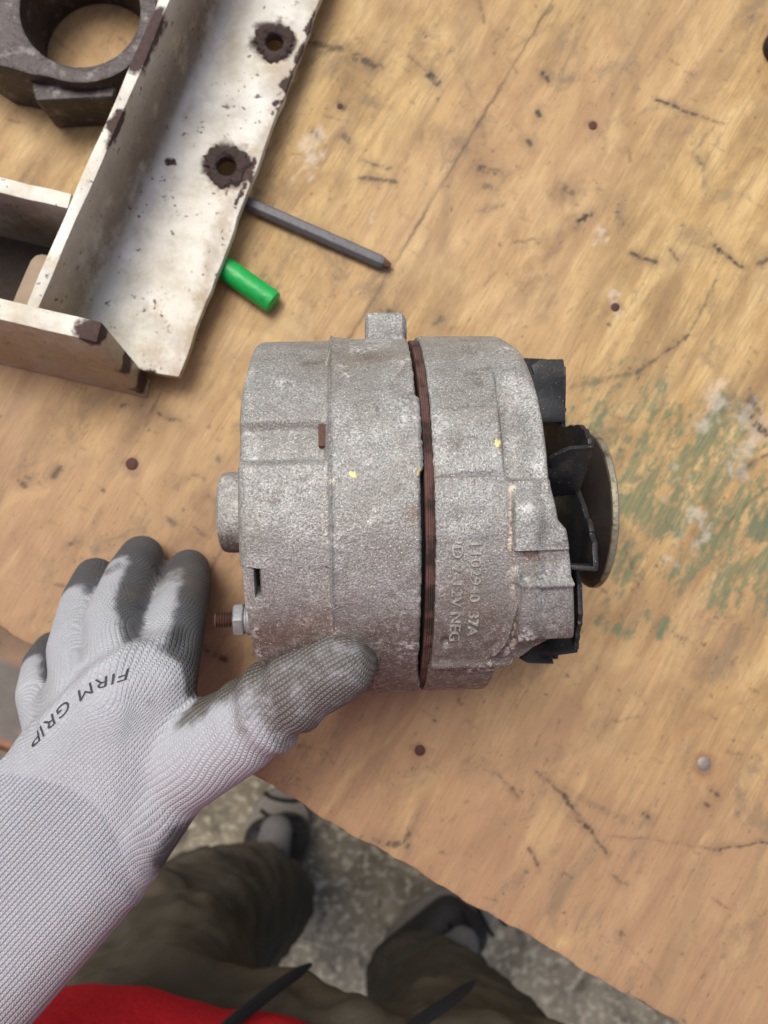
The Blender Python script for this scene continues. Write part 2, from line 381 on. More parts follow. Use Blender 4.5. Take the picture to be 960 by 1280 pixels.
VT = .0016                                   # face veneer
big = 1.15
cor = [UV(x, y) for x, y in ((-15, -15), (975, -15), (975, 1295), (-15, 1295))]
ufine = (min(c[0] for c in cor), max(c[0] for c in cor)); vfine = (0, max(c[1] for c in cor))
def lines(lo, hi, f0, f1, step):
    a = list(np.arange(max(lo, f0), min(hi, f1), step)); return np.array(sorted(set(([lo] if lo < f0-1e-6 else [])+a+[hi])))
def near_edge(u): return .0006*np.sin(u*90+1)+.0004*np.sin(u*310+2)+.00012*np.sin(u*823)
for (u0, u1) in ((-.35, su-.00002), (su+.00002, big)):
    ul = lines(u0, u1, *ufine, .00078); vl = lines(0, .95, *vfine, .00078)
    UU, VW = np.meshgrid(ul, vl, indexing='ij')
    VE = VW+near_edge(UU)*np.exp(-VW/.004)
    drop = -.0004*np.exp(-VW/.0012)
    Pz = np.zeros(UU.shape)+drop
    def ring(A, val=None):                   # a lowered rim round the sheet gives it its thickness
        B = np.pad(A, 1, mode='edge')
        if val is not None: B[0] = B[-1] = val; B[:, 0] = B[:, -1] = val
        return B
    UU, VE, Pz = ring(UU), ring(VE), ring(Pz, -VT)
    P3 = np.stack([E0.x+eu.x*UU+ev.x*VE, E0.y+eu.y*UU+ev.y*VE, Pz], -1)
    me = grid_mesh('face_veneer', P3)
    if me.polygons[len(me.polygons)//2].normal.z < 0: me.flip_normals()
    for nm, arr in wear_and_shade(UU.ravel(), VE.ravel()).items():
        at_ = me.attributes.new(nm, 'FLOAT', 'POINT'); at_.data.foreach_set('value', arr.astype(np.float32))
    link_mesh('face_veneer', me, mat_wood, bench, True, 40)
n = NT('ply_edge')
st = n.noise(n.vm('MULTIPLY', n.obj, (40, 40, 700)), 1, 4)
col = n.mix(st, (.10, .065, .045), (.33, .21, .13))
col = n.mix(n.step(n.noise(n.obj, 90, 5, .65), .45, .7), col, (.06, .045, .04))
n.bump(st, .0012); mat_ply = n.fin(col, .8)
for k in range(5):                           # core plies, worn back unevenly along the near edge
    mb = MB(); N = 60; us = [-.35 + (big+.35)*i/N for i in range(N+1)]
    def off(u):
        wide = -.0125*(1-max(0, min(1, (u+.0)/.075))) if k in (0, 1) else (-.009*(1-max(0, min(1, u/.06))) if k < 4 else 0)
        return wide + .0007*math.sin(u*140+k*2.1) + (.0005 if k % 2 else 0)
    outline = [(u, off(u)) for u in us] + [(big-.002*k, .948), (-.348, .948)]
    z0 = -VT-.0001-k*.0033
    mb.plate(outline, [], lambda p: BU(p[0], p[1], z0), lambda p: BU(p[0], p[1], z0-.0032))
    mb.build('ply', mat_ply, bench, smooth=False, angle=None)
mat_frame = plain('bench_timber', (.22, .15, .09), .8, nscale=60)
for (u, v) in ((-.25, .16), (1.05, .16), (-.25, .85), (1.05, .85)):
    mb = MB(); zt = -VT-.0167; c = BU(u, v, (FLOOR+zt)/2)
    mb.box(c, (.03, .03, (zt-FLOOR)/2), Matrix((eu, ev, Vector((0, 0, 1)))).transposed())
    mb.build('leg', mat_frame, bench, bevel=.002)
mat_nail = plain('rusty_nail', (.085, .035, .025), .7, .3, 900)
mat_screw = plain('dull_screw', (.28, .24, .21), .5, .6, 900)
for (x, y, w) in NAILS:
    c = at(x, y, 0); r = w*CAM_H/F_PX
    mb = MB(); mb.lathe([(-.001, r), (.0001, r*.98), (.0004, r*.8), (.0005, r*.3), (.0005, 0)], c, 'z', 14)
    mb.build('screw_head' if w == 9 else 'nail_head', mat_screw if w == 9 else mat_nail, bench)

# ---- rust-edged steel beam lying under the bench, behind the hand
n = NT('rust_edged_paint')
col = n.mix(n.noise(n.obj, 40, 4), (.10, .085, .075), (.19, .165, .15))
zs = n.sep(n.obj)
edge = n.math('MAXIMUM', n.step(n.math('ABSOLUTE', zs[1]), .042, .062), n.step(n.noise(n.obj, 22, 4), .58, .66))
col = n.mix(edge, col, n.mix(n.noise(n.obj, 90, 4), (.24, .085, .035), (.50, .20, .085)))
n.bump(n.noise(n.obj, 120, 4), .002); mat_beam = n.fin(col, .75)
pc = at(-30, 862, -.70)
beam = MB(); ang = math.radians(-20)
Rb = Matrix.Rotation(ang, 3, 'Z')
mb = MB(); mb.box((0, 0, 0), (.30, .06, .05)); me = mb.mesh('beam', .006, 3)
o = link_mesh('steel_beam', me, mat_beam, None, True, 40); o.location = (pc.x, pc.y, FLOOR+.05); o.rotation_euler.z = ang
tag(o, 'grey steel beam with rusty orange edges on the floor behind the gloved hand', 'steel beam')
pc2 = at(-30, 955, -.72)
mb = MB(); mb.box((0, 0, 0), (.26, .05, .04)); me = mb.mesh('beam', .006, 3)
o = link_mesh('steel_beam', me, mat_beam, None, True, 40); o.location = (pc2.x-.02, pc2.y-.02, FLOOR+.04); o.rotation_euler.z = ang+.1
tag(o, 'second rusty steel beam lying beside the first, nearest the glove wrist', 'steel beam')

# ================================================================== ALTERNATOR
CY, CZ = .0175, .069
AX = Vector((0, CY, CZ))
alt = empty('alternator', (0.01, CY, 0), 'old grey cast aluminium car alternator with black fan, lying on the plywood bench', 'alternator')

def cast_material(name, flecks=True, grime=.92):
    n = NT(name); P = n.obj
    sp = n.noise(P, 1500, 2, .6); sp2 = n.noise(P, 620, 3, .6); md = n.noise(P, 110, 4, .6); lo = n.noise(P, 34, 4, .6)
    col = n.ramp(sp, [(.34, (.16, .165, .158)), (.47, (.29, .295, .285)), (.57, (.40, .405, .39)), (.72, (.68, .68, .66))])
    col = n.mix(n.step(sp2, .4, .62, 0, .6), col, n.mix(sp, (.22, .222, .215), (.44, .442, .43)))
    col = n.mix(n.step(md, .35, .65, .45, 0), col, (.17, .165, .16))
    sx = n.sep(P)
    # brown grime settled on the side that faced down in the engine bay
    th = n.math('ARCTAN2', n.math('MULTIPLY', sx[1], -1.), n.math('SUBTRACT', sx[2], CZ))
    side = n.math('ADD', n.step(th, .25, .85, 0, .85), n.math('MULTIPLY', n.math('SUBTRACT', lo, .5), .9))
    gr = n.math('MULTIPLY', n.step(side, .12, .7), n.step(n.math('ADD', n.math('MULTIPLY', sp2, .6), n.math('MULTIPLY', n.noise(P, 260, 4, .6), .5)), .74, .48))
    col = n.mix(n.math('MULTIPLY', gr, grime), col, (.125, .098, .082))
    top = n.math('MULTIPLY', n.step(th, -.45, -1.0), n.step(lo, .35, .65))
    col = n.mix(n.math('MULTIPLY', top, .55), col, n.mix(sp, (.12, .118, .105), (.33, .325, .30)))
    wide = n.noise(P, 26, 5, .62, dist=.4)
    col = n.mix(n.step(wide, .47, .66, 0, .6), col, n.mix(sp, (.115, .105, .09), (.30, .285, .255)))
    smut = n.math('MULTIPLY', n.step(n.noise(P, 75, 5, .7), .55, .70), .55)
    col = n.mix(smut, col, (.11, .09, .072))
    glint = n.math('MULTIPLY', n.step(n.noise(P, 2100, 1), .65, .72), .6)
    # chalky oxide bloom
    ox = n.math('MULTIPLY', n.step(n.noise(P, 60, 5, .65), .54, .68), n.step(sp2, .45, .6))
    col = n.mix(n.math('MULTIPLY', ox, .75), col, (.74, .74, .725))
    if flecks:
        W = n.vm('ADD', P, n.vm('SCALE', n.vm('SUBTRACT', n.noise(P, 900, 2, color=True), (.5, .5, .5)), sc=.0030))
        for (px, py, r, c) in [(441, 591, .0010, (.75, .68, .28)), (580, 543, .0001, (.7, .6, .3)), (526, 590, .0010, (.75, .68, .3)), (623, 557, .0010, (.75, .66, .25)), (708, 688, .0009, (.85, .75, .3)),
                            (706, 660, .0009, (.8, .75, .4)), (296, 680, .0008, (.8, .75, .45)), (676, 628, .0016, (.74, .72, .55)), (672, 648, .0013, (.74, .72, .55)), (682, 640, .001, (.74, .72, .55))]:
            q = cyl_hit(px, py, .0672); s_ = n.stroke(W, q, q+Vector((.0004, -.0003, 0)), r, .4)
            col = n.mix(s_, col, c)
        # rust stains, plus shade painted into recesses and creases
        for (px, py, px2, py2, r, k) in [(629, 515, 632, 568, .0016, .95), (637, 615, 634, 690, .0011, .9), (640, 694, 672, 694, .0014, .9), (640, 722, 645, 792, .0011, .8), (545, 598, 625, 603, .0006, .8), (540, 836, 610, 834, .0012, .4), (625, 604, 688, 606, .0006, .7), (640, 700, 655, 700, .0012, .8), (330, 538, 400, 536, .0034, .5), (515, 645, 520, 640, .003, .6), (395, 780, 330, 800, .006, .5), (655, 695, 668, 692, .002, .9), (637, 640, 634, 690, .0012, .8), (660, 700, 690, 700, .003, .6), (553, 800, 554, 801, .0016, 1.0),
                                     (690, 610, 690, 640, .002, .3), (440, 450, 500, 440, .004, .3), (570, 740, 600, 770, .006, .4)]:
            a = cyl_hit(px, py, .0672); b = cyl_hit(px2, py2, .0672)
            col = n.mix(n.math('MULTIPLY', n.stroke(W, a, b, r, 1.), k), col, n.mix(sp, (.10, .065, .05), (.26, .17, .12)))
        a = [cyl_hit(415, y, .067) for y in (440, 600, 790)]
        for q0, q1 in zip(a, a[1:]):                         # pale crumbs along the casting step
            col = n.mix(n.math('MULTIPLY', n.math('MULTIPLY', n.stroke(W, q0, q1, .0009, .6), n.step(sp2, .38, .5)), .95), col, (.70, .62, .50))
        for (x0, y0, x1, y1) in [(641, 612, 638, 690), (640, 715, 644, 760), (644, 760, 640, 805), (640, 805, 628, 822)]:
            col = n.mix(n.math('MULTIPLY', n.math('MULTIPLY', n.stroke(W, cyl_hit(x0, y0, .068), cyl_hit(x1, y1, .068), .0011, .7), n.step(sp2, .38, .5)), .75), col, (.62, .58, .48))
    col = n.mix(glint, col, (.88, .88, .86))
    h = n.math('ADD', n.math('MULTIPLY', sp, .9), n.math('ADD', n.math('MULTIPLY', sp2, .8), n.math('MULTIPLY', md, .6)))
    n.bump(h, .0006, .6)
    return n.fin(col, n.step(sp2, .3, .7, .62, .45), .25, .5)
def cyl_hit(px, py, R):
    """where the photograph's ray meets the drum, in the alternator's own axes"""
    r = ray(px, py); o = CAM-AX
    a = r.y**2+r.z**2; b = o.y*r.y+o.z*r.z; c = o.y**2+o.z**2-R*R; D = max(0, b*b-a*c)
    p = CAM + r*((-b-math.sqrt(D))/a); return p - alt.location
mat_cast = cast_material('weathered_cast_aluminium')
mat_cast2 = cast_material('plain_cast_aluminium', False)
mat_letter = plain('rubbed_raised_metal', (.37, .36, .335), .55, .2, 520, .8, .0006)

TH = np.radians(np.concatenate([np.linspace(-180, -92, 30), np.linspace(-90, 90, 460), np.linspace(92, 178, 30)]))
TD = np.degrees(TH)
def drum(name, nx, x0f, x1f, Rf, inner0, inner1, jit=.00004):
    """a shell over angle and length, with end rings turned inwards"""
    S = np.linspace(0, 1, nx)
    X = x0f(TD)[None, :]*(1-S[:, None]) + x1f(TD)[None, :]*S[:, None]
    T = np.broadcast_to(TD[None, :], X.shape)
    R = Rf(X, T, x0f(TD)[None, :], x1f(TD)[None, :])
    lumps = sum(rng.normal()*np.sin(T*.11*k+rng.uniform(0, 6)+X*rng.uniform(60, 260)) for k in range(1, 9))*jit*.5
    R = R + lumps
    rows = [(X[0], R[0]*0+inner0), (X[0], np.maximum(R[0]-.0006, inner0))]
    rows += [(X[i], R[i]) for i in range(nx)]
    rows += [(X[-1], np.maximum(R[-1]-.0006, inner1)), (X[-1], R[-1]*0+inner1)]
    P = np.zeros((len(rows), len(TH), 3))
    for i, (x, r) in enumerate(rows):
        P[i, :, 0] = x; P[i, :, 1] = CY - r*np.sin(TH); P[i, :, 2] = CZ + r*np.cos(TH)
    return grid_mesh(name, P, True)

alt.rotation_euler.z = math.radians(1.3)     # lies a touch askew
# ---- rear (slip-ring) end frame
def r_x0(t):
    x = np.full_like(t, -.0345)
    x += (.0345-.0286)*band(t, 17, 28.3, .35)
    x += .0012*sstep(28, 29, t) + .0018*sstep(36, 60, t)
    x += .0010*sstep(-30, -55, t)
    return x
JAG = np.random.default_rng(9).normal(size=(2, 400))
def jag(t, k): return np.interp(t, np.linspace(-180, 180, 400), JAG[k])*.00011
def r_x1(t): return .0206 + jag(t, 0) + .0012*band(t, -30, -8, .5) + .002*sstep(55, 70, t)
def r_R(X, T, x0, x1):
    R = np.where(X < -.0068, .0656, .0670)
    R = .0656 + .0014*sstep(-.0071, -.0065, X)
    R = R + .0007*np.exp(-((X+.0066)/.0006)**2)
    R = R - .0026*band(T, -22.6, -11.5, 1.5)*(1-sstep(-.0085, -.0075, X))
    R = R + .0004*band(T, -31, -7, .8)*sstep(.0192, .0200, X)
    R = R - .0008*band(T, -80, -36, 4)*sstep(-.006, .002, X)*(1-sstep(.019, .021, X))
    c = .0035
    d = np.clip((x0+c-X)/c, 0, 1); R = R - c*.8*(1-np.sqrt(np.clip(1-d**2, 0, 1)))
    d = np.clip((X-x1+.0012)/.0012, 0, 1); R = R - .0009*d**2
    R = R + .0011*np.exp(-(((X-.0075)/.0008)**2+((T+26)/.7)**2)) - .0006*np.exp(-(((X-.0147)/.0009)**2+((T+27)/.8)**2)) - .0006*np.exp(-(((X-.0175)/.0009)**2+((T+28)/.8)**2))
    return R
me = drum('rear_housing', 130, r_x0, r_x1, r_R, .018, .058)
rear = link_mesh('rear_housing', me, mat_cast, alt, True, 42)
# bearing boss on the rear end
mb = MB(); mb.lathe([(-.030, .0155), (-.0470, .0155), (-.0488, .0150), (-.0497, .0138), (-.0497, .010), (-.0480, .009), (-.0480, 0)], AX+Vector((0, .002, 0)), 'x', 64)
mb.build('bearing_boss', mat_cast2, rear)
# terminal plate in the notch of the rear end, and the stud with its nut
def arc_plate(mb, x0, x1, t0, t1, r0, r1, n=14):
    lo, hi = [], []
    pr = [(r0, t0 + (t1-t0)*i/n) for i in range(n+1)] + [(r1, t1 - (t1-t0)*i/n) for i in range(n+1)]
    f = lambda x: (lambda p: Vector((x, CY-p[0]*math.sin(math.radians(p[1])), CZ+p[0]*math.cos(math.radians(p[1])))))
    mb.plate(pr, [], f(x0), f(x1))
mb = MB(); arc_plate(mb, -.0335, -.0302, 16.5, 30, .050, .0648); mb.build('terminal_plate', mat_cast2, rear, bevel=.0004)
mb = MB(); arc_plate(mb, -.0305, -.0270, 25.8, 30, .056, .0655); mb.build('terminal_pad', mat_cast2, rear, bevel=.0004)
mat_rust = plain('rusty_steel', (.11, .055, .04), .8, .1, 700, .45, .0004)
mat_zinc = plain('dull_zinc', (.25, .265, .275), .5, .3, 420, .5)
mb = MB(); q = cyl_hit(406, 543, .0645)+alt.location
mb.box(q+Vector((0, .0, -.0002)), (.0015, .0038, .0008), Matrix.Rotation(math.radians(17), 3, 'X').inverted())
mb.build('rusty_tab', mat_rust, rear, bevel=.0004)
sq = at(293, 770, .096)
stud_c = Vector((0, sq.y, .096))
mb = MB(); pr = []
for i in range(7): pr += [(-.0415-i*.0009, .0018), (-.0420-i*.0009, .0028)]
mb.lathe([(-.033, .0024)] + pr + [(-.0481, .0017), (-.0481, 0)], stud_c, 'x', 18); mb.build('stud', mat_rust, rear)
mb = MB(); mb.lathe([(-.0376, .0052), (-.0380, .0060), (-.0410, .0060), (-.0415, .0052)], stud_c, 'x', 6)
mb.build('hex_nut', mat_zinc, rear, bevel=.0003)
mb = MB(); mb.lathe([(-.0325, .0058), (-.0368, .0056), (-.0370, .0050), (-.0376, .0050)], stud_c, 'x', 24); mb.build('washer', mat_zinc, rear, bevel=.0002)
# threaded ear on the far side of the drum
mb = MB(); Rl = Matrix.Rotation(math.radians(78), 3, 'X')
tdir = math.radians(-80)
er = Vector((0, -math.sin(tdir), math.cos(tdir))); et = Vector((0, -math.cos(tdir), -math.sin(tdir)))
RR = Matrix((Vector((1, 0, 0)), et, er)).transposed()
mb.box(AX+Vector((.0135, 0, 0))+er*.0685, (.0072, .0085, .0068), RR)
mb.build('mounting_ear', mat_cast2, rear, bevel=.0022, segs=3)
mb = MB(); mb.lathe([(.0200, .0050), (.0212, .0050), (.0216, .0042)], Vector((0, CY, CZ))+er*.0695, 'x', 24); mb.build('ear_bush', mat_zinc, rear)

# ---- laminated stator in the gap
n = NT('rusty_laminations'); sx = n.sep(n.obj)
w = n.math('SINE', n.math('MULTIPLY', sx[0], 9000.)); nz = n.noise(n.obj, 400, 4)
col = n.mix(nz, (.075, .035, .03), (.20, .105, .085)); col = n.mix(n.step(w, -.2, .8, 0, .15), col, (.06, .03, .026))
col = n.mix(n.step(n.noise(n.obj, 90, 5, .7), .46, .62), col, (.035, .02, .017)); n.bump(n.math('ADD', n.math('MULTIPLY', w, .3), nz), .0005); mat_lam = n.fin(col, .8, .1)
mb = MB(); mb.lathe([(.0221, .060), (.0221, .0650), (.0223, .0655), (.0247, .0655), (.0248, .060)], AX, 'x', 160)
mb.build('stator', mat_lam, alt)
mat_black = plain('matte_black', (.012, .012, .012), .7, 0, 300)
mb = MB(); mb.lathe([(.012, .0575), (.033, .0575)], AX, 'x', 64); mb.build('inner_core', mat_black, alt)  # near-black cylinder behind the gap

# ---- front (drive) end frame
def f_x0(t): return .0249 + jag(t, 1) - .0006*sstep(48, 55, t)
_tx = [-180, -66, -52, -32, -14, -5, 2, 5.5, 8.0, 15, 31, 38.5, 40.5, 46, 50.5, 52, 180]
_vx = [.0585, .0572, .0596, .0602, .0603, .0603, .0608, .0615, .0640, .0655, .0680, .0690, .0640, .0560, .0510, .0473, .0473]
def f_x1(t): return np.interp(t, _tx, _vx)
def f_R(X, T, x0, x1):
    R = np.full(X.shape, .0668)
    R = R + .0010*sstep(-6.3, -5.7, T)*(1-sstep(.054, .058, X))
    rec = sstep(.0462, .0472, X)*sstep(-42, -26, T)*(1-sstep(-5.6, -4.6, T))
    R = R - .0060*rec*(1-.75*sstep(.0495, .0600, X))
    R = R + .0006*band(T, -26, -7, .8)*(1-sstep(.0455, .0465, X))*sstep(.0250, .0290, X)
    R = R - .0009*np.exp(-(((X-.0325)/.0006)**2+((T+25.5)/.6)**2)) - .0009*np.exp(-(((X-.0375)/.0006)**2+((T+26.5)/.6)**2))
    # raised pad with a pocket
    R = R + .0032*sstep(.0476, .0483, X)*sstep(-4, 3, T)*(1-sstep(12.7, 13.4, T))
    R = R + .0006*sstep(.0476, .0483, X)*band(T, 13, 22, .4) + .0016*sstep(.0555, .0560, X)*band(T, 13, 22, .4)
    R = R + .0036*sstep(.0500, .0508, X)*band(T, 21, 38.5, .4)
    # rough seam beside the pad
    xc = .0487 + .0012*np.sin((T-14)*.16)-.0035*sstep(38, 47, T)
    R = R + .0022*np.exp(-((X-xc)/.0008)**2)*band(T, 19, 46, 2)
    R = R - .0008*np.exp(-((X-.0507)/.0005)**2)*band(T, 24, 34, 2)
    # stepped lower lip
    R = R + .0012*np.exp(-((T-50.5)/1.6)**2)*(1-sstep(.050, .053, X)) - .0012*sstep(51, 53, T)*(X < 1)
    R = R - .0016*np.exp(-(((X-.0288)/.0013)**2+((T-40.5)/1.4)**2))
    c = np.where(T < -25, .010, .0016); c = .0016 + .0034*sstep(-22, -45, T)
    d = np.clip((X-x1+c)/c, 0, 1); R = R - c*.8*(1-np.sqrt(np.clip(1-d**2, 0, 1)))
    d = np.clip((x0+.0008-X)/.0008, 0, 1); R = R - .0005*d**2
    return R
me = drum('front_housing', 120, f_x0, f_x1, f_R, .058, .020)
front = link_mesh('front_housing', me, mat_cast, alt, True, 42)
# cast lettering, raised on the drum
def drum_text(body, size_x, px0, px1, tt0, tt1, Rb, hgt):
    """letters run round the drum from angle tt0 to tt1 (degrees), tops towards +x"""
    me = text_mesh(body, 1.0, extrude=.5, bold=.004)
    bm = bmesh.new(); bm.from_mesh(me); bmesh.ops.triangulate(bm, faces=bm.faces, ngon_method='EAR_CLIP')
    bmesh.ops.subdivide_edges(bm, edges=[e for e in bm.edges if e.calc_length() > .25], cuts=1)
    xs = [v.co.x for v in bm.verts]; ys = [v.co.y for v in bm.verts]; x0, x1, y0, y1 = min(xs), max(xs), min(ys), max(ys)
    for v in bm.verts:
        t = math.radians(tt0 + (v.co.x-x0)/(x1-x0)*(tt1-tt0)); x = px0 + (v.co.y-y0)/(y1-y0)*(px1-px0)
        r = Rb + (hgt if v.co.z > 0 else -.0006)
        v.co = (x, CY-r*math.sin(t), CZ+r*math.cos(t))
    m2 = bpy.data.meshes.new('lettering'); bmesh.ops.recalc_face_normals(bm, faces=bm.faces); bm.to_mesh(m2); bm.free()
    return link_mesh('raised_lettering', m2, mat_letter, front)
drum_text('1102940  37A', 1, .0352, .0385, 11, 38, .06795, .00048)
drum_text('9D 2-12V NEG', 1, .0296, .0330, 9, 39.5, .06795, .00048)
# mounting foot under the front frame, on which the drum rests
mb = MB(); mb.box((.045, CY, .0035), (.012, .016, .0035)); mb.build('mounting_foot', mat_cast2, alt, bevel=.001)
mb = MB(); mb.box((-.02, CY, .0025), (.008, .012, .0025)); mb.build('rear_foot', mat_cast2, alt, bevel=.001)

# ---- fan: a star plate whose lobes are folded into blades
n = NT('black_fan_paint'); P = n.obj
col = n.mix(n.noise(P, 200, 4), (.006, .0065, .008), (.015, .016, .019))
col = n.mix(n.step(n.noise(P, 1100, 2), .68, .74), col, (.20, .17, .15))
col = n.mix(n.step(n.noise(P, 90, 5, .68), .52, .70, 0, .7), col, (.055, .040, .032))
n.bump(n.noise(P, 900, 3), .00012); mat_fan = n.fin(col, .5, 0, .5)
XF = .0758
def fan_pt(beta, a, d, x):
    b = math.radians(beta)
    # along the blade direction and at right angles to it, in the plane of the fan
    ur = (-math.sin(b), math.cos(b)); ut = (-math.cos(b), -math.sin(b))
    return Vector((x, CY + ur[0]*a + ut[0]*d, CZ + ur[1]*a + ut[1]*d))
BETA = [-83, -38, 0, 37, 73, 109, 145, 181, 217, 251]
fan = None
outl = []
for b in BETA:
    for (a, d) in [(.038, -.006), (.048, .004), (.0525, .009), (.0545, .0145), (.0545, .021), (.034, .021)]:
        q = fan_pt(b, a+rng.normal()*.0009, d+rng.normal()*.0012, 0); outl.append((q.y, q.z))
fine_o = []
for a_, b_ in zip(outl, outl[1:]+outl[:1]):
    for j in range(3):
        fine_o.append((a_[0]+(b_[0]-a_[0])*j/3+rng.normal()*.00045, a_[1]+(b_[1]-a_[1])*j/3+rng.normal()*.00045))
outl = fine_o
hole = [(CY+.009*math.cos(t), CZ+.009*math.sin(t)) for t in np.linspace(0, 2*math.pi, 24, endpoint=False)]
mb = MB(); mb.plate(outl, [hole], lambda p: Vector((XF, p[0], p[1])), lambda p: Vector((XF+.0018, p[0], p[1])))
fan = mb.build('fan', mat_fan, alt, bevel=.0004, segs=2)
for k, b in enumerate(BETA):
    # blade: folded back from the plate towards the housing, free edge wavy
    prof = []
    NB = 10
    w0 = rng.uniform(0, 6)
    for i in range(NB+1):
        a = .033 + .0225*i/NB
        prof.append((a, XF+.0012))
    for i in range(NB, -1, -1):
        a = .033 + .0225*i/NB
        corner = .0030*(abs(i/NB-.5)*2)**6
        prof.append((a, .0640 + corner + .0009*math.sin(i*1.9+w0)+.0005*math.sin(i*3.7+2*w0) + (.002 if i == NB else 0)))
    mb = MB(); bend = rng.normal()*.13
    prof = [(a+rng.normal()*.0003, x+rng.normal()*.0004) for a, x in prof]
    dd = lambda p: .0205+.0005*math.sin(p[0]*420+w0)+bend*(XF-p[1])
    mb.plate(prof, [], lambda p: fan_pt(b, p[0], dd(p), p[1]), lambda p: fan_pt(b, p[0], dd(p)+.0016, p[1]))
    mb.build('blade', mat_fan, fan, bevel=.0004, segs=2)
# ---- pulley
n = NT('dark_pulley'); P = n.obj
col = n.mix(n.noise(P, 150, 4), (.02, .017, .016), (.055, .044, .04)); n.bump(n.noise(P, 400, 3), .0002); mat_pul = n.fin(col, .42, .3)
n = NT('pale_plated_rim'); P = n.obj
col = n.mix(n.noise(P, 500, 4, .7), (.12, .11, .075), (.36, .335, .25)); col = n.mix(n.step(n.noise(P, 150, 5, .65), .48, .64), col, (.10, .075, .055))
n.bump(n.noise(P, 700, 3), .0003); mat_rim = n.fin(col, .5, .35)
mb = MB(); mb.lathe([(.0795, .0), (.0795, .0125), (.0830, .0150), (.0848, .0190), (.0880, .0250), (.0905, .0288), (.0912, .0296)], AX, 'x', 96)
pul = mb.build('pulley', mat_pul, alt)
mb = MB(); mb.lathe([(.0914, .0290), (.0917, .0299), (.0922, .0302), (.0936, .0302), (.0941, .0297), (.0945, .0285), (.0945, .0255), (.0932, .0235), (.0932, .011), (.0945, .010), (.0945, 0)], AX, 'x', 96)
mb.build('pulley_rim', mat_rim, pul)
mb = MB(); mb.lathe([(.0600, .016), (.0640, .016), (.0640, .011), (.0795, .011)], AX, 'x', 48); mb.build('spacer', mat_rim, pul)
mb = MB(); mb.lathe([(.0930, .0085), (.0985, .0085), (.0990, .005), (.1005, .0045), (.1005, 0)], AX, 'x', 6); mb.build('shaft_nut', mat_zinc, pul)

